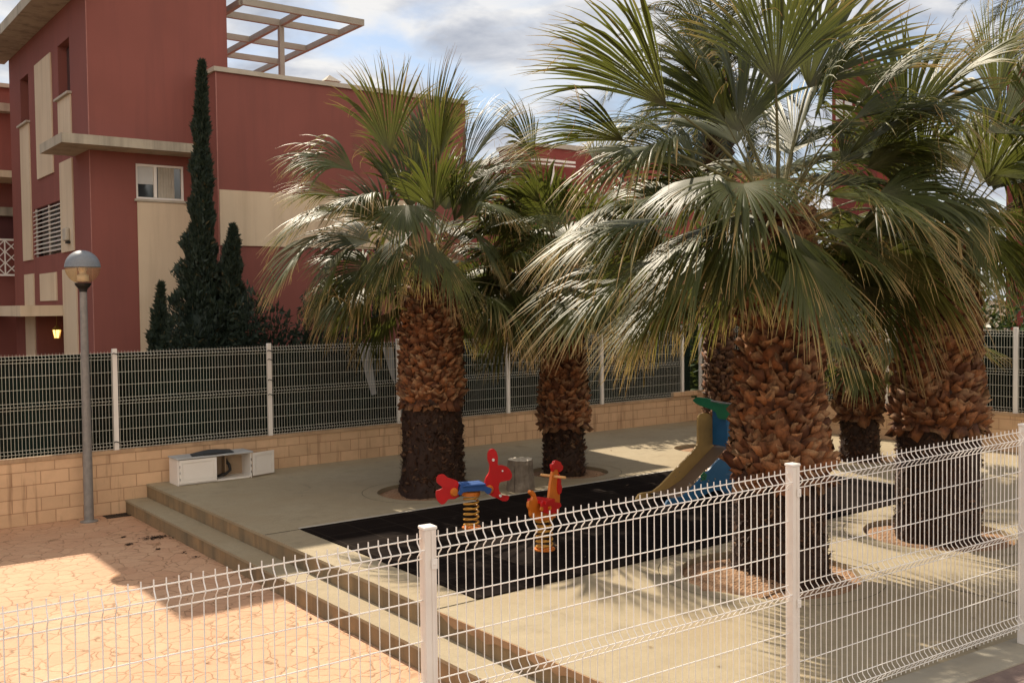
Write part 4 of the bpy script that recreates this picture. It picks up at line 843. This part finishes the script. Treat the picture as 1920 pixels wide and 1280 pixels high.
def fibres(parent, heart, n, seed, r0=.25, r1=.75, zlo=-.55, zhi=.45, name='crown', hang=.5, w=.003):
    """dried flower stalks, threads and old petiole stubs round the heart"""
    g = np.random.default_rng(seed); V, F_, C = [], [], []; heart = np.array(heart)
    def strip(p, v, ln, m_, w0, w1, grav, jit, col):
        o = len(V); sd0 = g.normal(0, 1, 3)
        for j in range(m_):
            s = j/(m_-1); v = nrm(v-UP*grav+g.normal(0, jit, 3)); sd_ = nrm(np.cross(v, sd0))*(w0*(1-s)+w1*s); V.extend([p-sd_, p+sd_]); C.extend([col]*2); p = p+v*ln/m_
        F_.extend([(o+2*j, o+2*j+1, o+2*j+3, o+2*j+2) for j in range(m_-1)])
    for _ in range(n):
        a = g.uniform(0, 2*pi); rr = g.uniform(.02, r0); p = heart+np.array([rr*cos(a), rr*sin(a), g.uniform(zlo, zhi)]); v = np.array([cos(a), sin(a), g.uniform(-.4, .8)])
        strip(p, nrm(v), g.uniform(.3, r1), 7, w*g.uniform(.6, 1.4), w*.5, hang*g.uniform(.1, .6), .22, (g.uniform(0, 1), g.uniform(0, 1), g.uniform(0, .2), 1))
    for k in range(60):       # old petiole stubs standing round the heart
        a = g.uniform(0, 2*pi); zz_ = g.uniform(zlo-.1, .1); p = heart+np.array([.2*cos(a), .2*sin(a), zz_]); v = nrm(np.array([cos(a), sin(a), g.uniform(.3, 1.6)])); strip(p, v, g.uniform(.25, .55), 4, .028, .014, .02, .02, (g.uniform(0, .5), g.uniform(0, .6), 0, 1))
    return npmesh(name, V, F_, C, FIB, parent)

def heroes_dirs(spec, crown_heart):
    out = []
    for (hu, hv, hD, tu, tv, tD, roll, droop, Rb, *sp_) in spec:
        h = od(hu, hv, hD); t_ = od(tu, tv, tD); d = (t_-h); out.append((tuple(h), tuple(d.normalized()), R(roll), droop, Rb or d.length, sp_[0] if sp_ else (52 if d.z > .1 else 74)))
    return out

def palm(idx, label, zh, prof, zboot, heroes, nr, pet, Rb, seed, nseg=40, elo=-35, ehi=82, lean=(0, 0), ftop=.25, spikes=900, bw=.15, bh=.105, fib=500, group='fan palms of the playground', skip=None, threads=8, clear=0, fr0=.25, fr1=.75, bexp=.8):
    base = PALM[idx]; g = random.Random(seed)
    p = thing('fan_palm', base-Vector((0, 0, .03)), label, 'palm tree', group)
    heart = Vector((base.x+lean[0], base.y+lean[1], zh))
    b0 = Vector((base.x, base.y, -.05))
    tr_ = trunk(p, b0, prof, zboot, zh+.05, seed, bw, bh, True, spikes)
    cr_ = fibres(p, heart+Vector((0, 0, -.05)), fib, seed+1, fr0, fr1)
    H_ = heroes_dirs(heroes, heart)
    for i, (h, d, roll, dp, rb, spr) in enumerate(H_):
        hh = heart+(Vector(h)-heart).normalized()*.15; fan_frond(hh, h, d, roll, rb, dp, seed*100+i, cr_, dry=.9, nseg=nseg, threads=threads, spread=spr)
    gold = 2.39996; k = 0; made = 0
    while made < nr:
        f = (k+.5)/nr; az_ = gold*k+seed; el = ehi+(elo-ehi)*f**bexp+g.uniform(-6, 6); k += 1
        ca_ = math.atan2(-base.y, -base.x); da_ = abs((az_-ca_+pi) % (2*pi)-pi)
        if clear and da_ < R(clear) and el < 70: made += 1; continue
        if k > nr*3: break
        e_ = R(el); dirp = Vector((cos(e_)*cos(az_), cos(e_)*sin(az_), sin(e_)))
        if skip and skip(az_, el, dirp): made += 1; continue
        L_ = pet*g.uniform(.8, 1.12)*(1 if el > 10 else .92); start = heart+Vector((cos(az_)*.14, sin(az_)*.14, -.25*(1-max(0, el)/90.)))
        h = start+dirp*L_+Vector((0, 0, -.06*L_)); e2 = R(el-g.uniform(8, 26)*(1 if el < 60 else .5)); d = Vector((cos(e2)*cos(az_+g.uniform(-.2, .2)), cos(e2)*sin(az_+g.uniform(-.2, .2)), sin(e2)))
        dp = .45+1.1*max(0, min(1, (65-el)/75)); age = max(0, min(1, (50-el)/80))
        fan_frond(start, h, d, R(g.uniform(-38, 38)), Rb*g.uniform(.86, 1.08), dp*g.uniform(.8, 1.25), seed*1000+k, cr_, dry=.35+.85*age, nseg=nseg, sag=.12+.3*age, threads=threads, spread=(58 if el > 35 else 74)+g.uniform(-9, 9)); made += 1
    return p, cr_, heart

# near big palm -------------------------------------------------------
H2 = [ # hastula u v D, tip u v D, roll, droop, radius, spread
 (1250, 200, 9.3, 1110, 40, 8.9, 45, .35, 1.5, 30), (1170, 265, 9.2, 1000, 190, 8.7, 30, .5, 1.25, 30), (1455, 159, 9.5, 1475, -40, 9.3, 0, .25, 1.25, 48),
 (1515, 165, 10.4, 1605, -40, 10.6, 70, .15, 1.6, 50), (1601, 207, 9.4, 1740, 80, 9.3, 5, .5, 1.3, 40), (1335, 140, 10.8, 1270, -60, 11, 30, .6, 1.35, 45), (1380, 210, 10.6, 1350, 40, 10.8, 40, .9, 1.2, 50),
 (1600, 225, 9.7, 1870, 150, 9.7, 20, .9, 1.5, 42), (1262, 275, 8.9, 1090, 310, 8.5, 0, 1.2, 1.3, 60), (1240, 410, 8.8, 1000, 440, 8.4, -5, 1.0, 1.5, 50), (1225, 490, 8.6, 950, 620, 8.2, -10, .6, 1.5, 38), (1325, 460, 8.6, 1190, 600, 8.3, 0, .5, 1.35, 44),
 (1495, 474, 8.6, 1580, 620, 8.3, 0, .45, 1.3, 62), (1394, 345, 8.8, 1410, 430, 8.0, 0, 1.2, .95, 90), (1545, 367, 8.9, 1740, 390, 8.5, 0, 1.0, 1.4, 55), (1330, 330, 9.2, 1200, 420, 8.8, 0, 1.2, 1.1, 70),
 (1205, 380, 10.2, 1010, 430, 10.2, 0, 1.0, 1.35, 60), (1550, 435, 9.2, 1700, 500, 9.0, 20, .8, 1.0, 55), (1480, 290, 10.6, 1560, 200, 11, 0, .9, 1.2, 60), (1620, 290, 10.2, 1790, 260, 10.2, 0, .9, 1.3, 55), (1255, 250, 11.2, 1120, 220, 11.5, 0, .9, 1.2, 50), (1425, 465, 8.9, 1420, 590, 8.7, 0, .45, .8, 55), (1470, 430, 8.9, 1500, 540, 8.7, 0, .5, .9, 55), (1370, 440, 8.9, 1350, 560, 8.7, 0, .5, .95, 50),
 (1280, 540, 9.2, 1120, 640, 9.0, 0, .5, 1.25, 40), (1340, 420, 9.0, 1180, 500, 8.8, 0, .8, 1.3, 50), (1450, 420, 8.9, 1530, 500, 8.7, 0, .7, 1.2, 55), (1400, 400, 8.8, 1340, 480, 8.6, 0, .9, 1.0, 60)]
PALM2 = palm(2, 'largest palm, nearest the front fence, with orange leaf bases and a huge crown', 3.7, [(0, .50), (.35, .45), (1.0, .43), (1.15, .50), (1.6, .44), (2.4, .40), (3.2, .34), (3.7, .26)], 1.08, H2, 44, 1.05, 1.38, 12, nseg=50, clear=58, elo=-24, bexp=.7, spikes=2600, bw=.135, bh=.095, fib=700, threads=7)
# left palm -----------------------------------------------------------
H1 = [(730, 290, 14.4, 706, 131, 14.2, 8, .3, 1.45, 36), (814, 308, 14.5, 820, 90, 14.5, 75, .15, 1.65, 50), (822, 304, 14.3, 852, 150, 14.1, 5, .4, 1.3, 34), (866, 335, 15, 945, 175, 15, 30, .35, 1.55, 28), (875, 347, 14.7, 1005, 245, 14.7, 30, .5, 1.35, 30),
 (664, 322, 14.1, 540, 255, 13.9, -35, 1.0, 1.25, 48), (706, 372, 13.9, 590, 375, 13.4, 0, 1.1, 1.05, 70), (640, 395, 13.8, 470, 440, 13.5, 0, .9, 1.35, 62), (600, 440, 13.6, 500, 530, 13.4, -10, .7, 1.35, 55), (650, 465, 13.7, 560, 600, 13.5, -5, .6, 1.2, 50),
 (838, 484, 13.7, 889, 614, 13.5, 0, .35, 1.05, 48), (908, 382, 14, 985, 400, 13.7, 0, 1., .8), (760, 385, 13.7, 760, 430, 13.3, 0, 1.1, .95), (780, 330, 16, 770, 180, 16, 0, .3, 1.35, 45), (735, 452, 13.6, 712, 590, 13.4, 0, .45, 1.1, 42), (640, 370, 15, 540, 350, 15, 10, .8, 1.1, 50),
 (800, 450, 13.6, 815, 560, 13.4, 10, .4, .9, 45), (780, 430, 13.5, 690, 520, 13.2, 0, .8, 1.2, 50), (690, 480, 14, 650, 600, 14, 0, .4, 1.0, 45), (880, 430, 14.2, 960, 520, 14.1, 0, .7, 1.1, 55)]
palm(1, 'palm at the left beside the red rabbit rider, crown in front of the red wall', 3.35, [(0, .52), (.3, .46), (1.35, .44), (1.5, .48), (2.2, .43), (2.8, .40), (3.4, .3)], 1.42, H1, 50, 1.0, 1.25, 31, nseg=46, clear=60, elo=-25, spikes=2200, bw=.12, bh=.082, fib=450)
# right palm ----------------------------------------------------------
H3 = [(1745, 190, 10.8, 1880, 60, 10.6, 20, .4, 1.4), (1700, 250, 10.8, 1690, 95, 10.8, 10, .4, 1.35), (1870, 190, 11.5, 1890, 60, 11.5, 0, .4, 1.3), (1830, 430, 10.2, 1900, 540, 9.9, 0, .6, 1.1), (1890, 430, 10.4, 1990, 520, 10.2, 0, .8, 1.4), (1860, 330, 10.4, 1990, 340, 10.2, 0, 1.2, 1.3), (1850, 250, 10.8, 1960, 250, 10.8, 20, 1.0, 1.3, 60), (1870, 450, 11.2, 1950, 560, 11.2, 0, .7, 1.3, 60), (1840, 400, 11.6, 1900, 480, 11.6, 0, .9, 1.4, 75), (1900, 330, 12, 1960, 420, 12, 0, .9, 1.4, 75), (1880, 240, 12, 1900, 120, 12, 20, .6, 1.3, 55), (1760, 380, 10.2, 1740, 470, 9.6, 0, 1.2, 1.2)]
palm(3, 'right hand palm in a round gravel pit, partly behind the near fence', 3.4, [(0, .47), (1.3, .45), (1.45, .53), (2.0, .46), (2.8, .40), (3.5, .3)], 1.38, H3, 36, 1.05, 1.3, 47, nseg=42, spikes=2200, bw=.13, bh=.092, fib=600, lean=(.1, .05), elo=-6, clear=60)
# middle small palm
palm(4, 'slimmer palm behind the orange rooster rider, crown in the shade of its neighbours', 3.35, [(0, .34), (.7, .31), (.9, .40), (1.5, .35), (2.4, .30), (3.5, .24)], .88, [(945, 395, 15.6, 935, 470, 15.2, 0, .8, .75), (1000, 300, 16, 960, 200, 16, 20, .4, 1.2, 50), (1010, 380, 15.5, 930, 330, 15.3, 10, .6, 1.2, 55), (1120, 320, 16, 1160, 230, 16, 20, .5, 1.2, 50), (1020, 430, 15.4, 950, 480, 15.2, 0, .8, 1.1, 70)], 40, .95, 1.2, 53, nseg=34, spikes=1100, bw=.13, bh=.09, fib=250)
palm(5, 'smallest fan palm, short trunk between the two big orange trunks', 2.1, [(0, .34), (.75, .30), (.9, .42), (1.4, .34), (2.1, .26)], .82, [(1690, 640, 15.2, 1700, 690, 14.8, 0, .7, .8), (1800, 650, 17, 1860, 660, 17, 0, .5, .9)], 22, .7, .85, 61, nseg=32, spikes=900, bw=.13, bh=.09, fib=200)

# feather (date) palm -------------------------------------------------
def date_frond(start, dirh, el, Lf, seed, parent):
    g = np.random.default_rng(seed); m = 15; P = []; p = np.array(start, float); e_ = el; dl = np.array([dirh[0], dirh[1], 0.])
    for i in range(m): P.append(p.copy()); p = p+(dl*cos(e_)+UP*sin(e_))*Lf/m; e_ -= R(g.uniform(4.5, 8.5)+ (4 if i > 8 else 0))
    P = np.array(P); T = nrm(np.gradient(P, axis=0)); sd = nrm(np.cross(T, UP)); n = nrm(np.cross(sd, T)); V, F_, C = [], [], []
    tt = np.linspace(0, 1, m)
    for i in range(m): w_ = .018*(1-.8*tt[i]); V += [P[i]-sd[i]*w_, P[i]+n[i]*w_, P[i]+sd[i]*w_]; C += [(.3, 1, .4, 1)]*3
    for i in range(m-1): a = i*3; F_ += [(a, a+3, a+4, a+1), (a+1, a+4, a+5, a+2)]
    nl = 68
    for k in range(nl):
        s = .14+.86*(k/(nl-1)); x = s*(m-1); i = min(int(x), m-2); f = x-i; q = P[i]*(1-f)+P[i+1]*f
        for sg in (-1, 1):
            ln = Lf*.15*(sin(pi*min(1, s*.86+.12))**.6)*g.uniform(.85, 1.15)+.03; v = nrm(T[i]*g.uniform(.55, .9)+sd[i]*sg+n[i]*g.uniform(.1, .5)); w_ = .011; o = len(V); pp = q.copy(); dry_ = max(0, g.normal(.0, .25))
            for j in range(4):
                ww = nrm(np.cross(v, n[i]))*w_*(1-.32*j) ; V += [pp-ww, pp+ww]; C += [(min(1, dry_+(.6 if j == 3 else 0)), g.uniform(0, 1), 0, 1)]*2; v = nrm(v-UP*.16); pp = pp+v*ln/3
            F_ += [(o+2*j, o+2*j+1, o+2*j+3, o+2*j+2) for j in range(3)]
    return npmesh('frond', V, F_, C, DATE, parent)
def date_palm(base, zh, Lf, n, seed, label, r=.24, elo=-45, withtrunk=True):
    p = thing('date_palm', base-Vector((0, 0, .03)), label, 'palm tree'); g = random.Random(seed)
    trunk(p, Vector((base.x, base.y, base.z-.05)), [(0, r*1.15), (1, r), (zh-base.z-1, r*.95), (zh-base.z, r*1.1)], .02, zh-base.z, seed, .12, .10, False)
    heart = Vector((base.x, base.y, zh)); c = fibres(p, heart, 160, seed, .2, .7, -.6, .2)
    for k in range(n):
        a = 2.39996*k+seed; el = 85-(85-elo)*((k+.5)/n)**.85; date_frond(heart+Vector((cos(a)*.12, sin(a)*.12, .1*(el/90))), (cos(a), sin(a)), R(el+12), Lf*g.uniform(.85, 1.1), seed*77+k, c)
date_palm(PALM[6], 7.0, 2.9, 54, 71, 'tall feather leaved date palm with a grey trunk behind the slide')
bp = od(1985, 640, 24.); date_palm(Vector((bp.x, bp.y, -.4)), 9.9, 3.0, 40, 83, 'dark feather palm reaching in at the top right corner of the sky')

# ------------------------------------------------------------------ conifers, shrubs, hedge
def sprays(pts, nrms, size, seed, asp=.55, dryp=.03, up_=.35):
    g = np.random.default_rng(seed); n = len(pts); d = nrm(nrms*.7+g.normal(0, .5, (n, 3))+UP*up_); s = nrm(np.cross(d, g.normal(0, 1, (n, 3)))); ln = size*g.uniform(.6, 1.4, (n, 1)); w_ = ln*asp
    V = np.stack([pts-d*ln*.3, pts+s*w_*.5, pts+d*ln, pts-s*w_*.5], 1).reshape(-1, 3); Fq = np.arange(n*4).reshape(-1, 4)
    C = np.zeros((n, 4)); C[:, 1] = g.uniform(0, 1, n)**1.5; C[:, 0] = (g.random(n) < dryp)*.8; C[:, 3] = 1
    return V, Fq, C.repeat(4, 0)
def core(V, Fq, C, pts, m, n):
    o = len(V); fs = [(o+j*n+k, o+j*n+(k+1) % n, o+(j+1)*n+(k+1) % n, o+(j+1)*n+k) for j in range(m-1) for k in range(n)]
    return np.vstack([V, np.array(pts)]), np.vstack([Fq, np.array(fs)]), np.vstack([C, np.tile([0, .1, 0, 1], (len(pts), 1))])
def cypress(u, ytip, ybase, y, wpx, label, n=9000, seed=1, topn=1.):
    b_ = oy(u, 640, y); tip = oy(u, ytip, y).z; D = (b_-CAM).dot(fwd); rad_ = wpx/2*D/F; z0 = -.35; hh = tip-z0
    p = thing('cypress_tree', (b_.x, y, z0), label, 'tree', 'conifers behind the far fence'); g = np.random.default_rng(seed)
    MB().tube([(b_.x, y, z0-.1), (b_.x+.03, y, z0+hh*.35), (b_.x, y, z0+hh*.85)], [.07, .045, .012], 8).build('trunk', BARK, p)
    s = g.random(n)**.75*1.; prof = np.interp(s, [0, .06, .2, .38, .6, .8, .92, 1], [1.0, 1.05, .98, .78, .46*topn, .28*topn, .17*topn, .02]); a = g.uniform(0, 2*pi, n); 
    lob = 1+.17*np.sin(a*3+s*9+seed)+.12*np.sin(a*5-s*23)+.10*np.sin(s*70+a*2); r = rad_*prof*lob*np.sqrt(g.uniform(.35, 1.05, n))
    tuft = np.array([mnoise.noise(Vector((cos(q)*2.2*r_, sin(q)*2.2*r_, s_*hh*3.2+seed))) for q, r_, s_ in zip(a, r, s)]); r = r*(1+.55*tuft); pts = np.stack([b_.x+r*np.cos(a)+(.10*s**3), y+r*np.sin(a), z0+.05+s*hh*.99], 1); nn = np.stack([np.cos(a), np.sin(a), np.zeros(n)+.6], 1)
    V, Fq, C = sprays(pts, nn, .085, seed, .5, .02, .9)
    pf_ = lambda q: rad_*.62*float(np.interp(q, [0, .06, .2, .38, .6, .8, .92, 1], [.9, 1.0, .98, .80, .50*topn, .30*topn, .20*topn, .02]))
    V, Fq, C = core(V, Fq, C, [(b_.x+.1*q**3+pf_(q)*cos(a), y+pf_(q)*sin(a), z0+q*hh*.97) for q in np.linspace(0, 1, 14) for a in np.linspace(0, 2*pi, 13)[:-1]], 14, 12); npmesh('crown', V, Fq, C, CYP, p); return p
cypress(380, 116, 640, 18.1, 138, 'tallest slender dark cypress with a thin leaning tip against the red wall', 28000, 2, .62)
cypress(432, 425, 640, 17.8, 108, 'shorter cypress touching the tall one on its right', 12000, 3, 1.2)
cypress(294, 535, 640, 17.6, 70, 'small dark conifer with a wispy tip on the left of the tall cypress', 6500, 4, 1.2)
def shrub(name, c, rx, ry, rz, n, size, seed, label, mat=SHR, cat='shrub', group=None, flowers=0):
    p = thing(name, c, label, cat, group); g = np.random.default_rng(seed); d = nrm(g.normal(0, 1, (n, 3))); d[:, 2] = np.abs(d[:, 2])*1.0-.15
    lob = np.array([1+.28*mnoise.noise(Vector((q[0]*2.2, q[1]*2.2, q[2]*2.2+seed))) for q in d]); r = (g.uniform(.22, 1.0, n)**.5*lob)[:, None]
    pts = np.array(c)+d*r*np.array([rx, ry, rz*1.25]); V, Fq, C = sprays(pts, d, size, seed, .5, .03, .1); V, Fq, C = core(V, Fq, C, [(c[0]+cos(a)*cos(e)*rx*q, c[1]+sin(a)*cos(e)*ry*q, c[2]+max(-.1, sin(e))*rz*1.25*q) for e in np.linspace(-.1, pi/2-.02, 9) for a in np.linspace(0, 2*pi, 19)[:-1] for q in [.60*(1+.28*mnoise.noise(Vector((cos(a)*cos(e)*2.2, sin(a)*cos(e)*2.2, sin(e)*2.2+seed))))]], 9, 18); npmesh('foliage', V, Fq, C, mat, p)
    MB().tube([(c[0], c[1], c[2]-.1), (c[0]+.05, c[1], c[2]+rz*.6)], [.05, .02], 7).build('stem', BARK, p)
    if flowers:
        k = g.choice(n, flowers); o = MB()
        for i in k:
            q = pts[i]+d[i]*.05
            for j in range(5): a = 2*pi*j/5; o.add([q, q+np.array([.05*cos(a-.5), .02, .05*sin(a-.5)]), q+np.array([.075*cos(a), -.03, .075*sin(a)]), q+np.array([.05*cos(a+.5), .02, .05*sin(a+.5)])], [(0, 1, 2, 3)])
        o.build('flower', PRED, p)
    return p
def at(u, v, y, z0=-.35): q = oy(u, v, y); return (q.x, y, z0), q.z-z0
c, hh = at(1350, 270, 20.0); shrub('leafy_tree', c, 2.0, 1.1, hh*.85, 7000, .17, 33, 'dark unseen tree added behind the largest palm crown to cast shade', SHR, 'tree', 'trees behind the corner of the far fence')  # unseen tree put in to shade the platform behind the slide
c, hh = at(590, 588, 17.4); shrub('round_shrub', c, .95, .6, hh*1.05, 11000, .085, 5, 'dark rounded shrub behind the far fence left of the left palm trunk', CYP, group='shrubs behind the far fence')
c, hh = at(655, 600, 17.6); shrub('round_shrub', c, .55, .5, hh*1.0, 6000, .085, 6, 'lower dark shrub beside the rounded one, close to the left palm trunk', CYP, group='shrubs behind the far fence')
cypress(704, 455, 640, 18.3, 34, 'narrow black green conifer seen just left of the left palm trunk', 2500, 9)
c, hh = at(505, 596, 17.4); shrub('round_shrub', c, 1.0, .5, hh*1.0, 12000, .085, 8, 'dark shrub under the hanging fronds right of the cypresses', CYP, group='shrubs behind the far fence')
for k_, (u, v, rx, lb) in enumerate(((335, 592, .6, 'low dark bush between the small conifer and the tall cypress'), (465, 575, .55, 'low dark bush at the right foot of the cypresses'))):
    c, hh = at(u, v, 17.3); shrub('round_shrub', c, rx, .45, hh, 6500, .08, 90+k_, lb, CYP, group='shrubs behind the far fence')
for i, (u, v, rx) in enumerate(((905, 430, 1.3), (985, 335, 1.6), (1065, 300, 1.8), (1180, 260, 1.9))):
    c, hh = at(u, v, 18.7); shrub('leafy_tree', c, rx, 1.1, hh*.85, 7000, .17, 20+i, ['dark bushy tree right of the left palm crown', 'dark bushy tree above the slim palm', 'dense dark tree left of the date palm trunk', 'dark tree beside the date palm trunk'][i], SHR, 'tree', 'trees behind the corner of the far fence')
rwp = lambda u, off: RWA+rd*wallpt(u, 700)+rn*off
labs = ['green shrub above the right wall, left of the right palm trunk', 'leafy shrub directly behind the right palm trunk', 'bright leafed shrub with a red flower beyond the right wall at the edge', 'green bush over the wall between the two big palms', 'dense shrub behind the big orange trunk', 'bushy shrub beyond the right wall outside the last palm']
for i, (u, v, rx, fl) in enumerate(((1640, 560, 1.1, 0), (1750, 520, 1.2, 0), (1885, 560, 1.0, 2), (1560, 520, 1.3, 0), (1440, 470, 1.4, 0), (1960, 540, 1.2, 0))):
    q = rwp(u, 1.35); D = (q-CAM).dot(fwd); z = H-(v-566)/F*D; shrub('leafy_shrub', (q.x, q.y, -.35), rx, rx, z+.35, 4200, .13, 40+i, labs[i], SHR, 'shrub', 'shrubs beyond the right hand wall', fl)
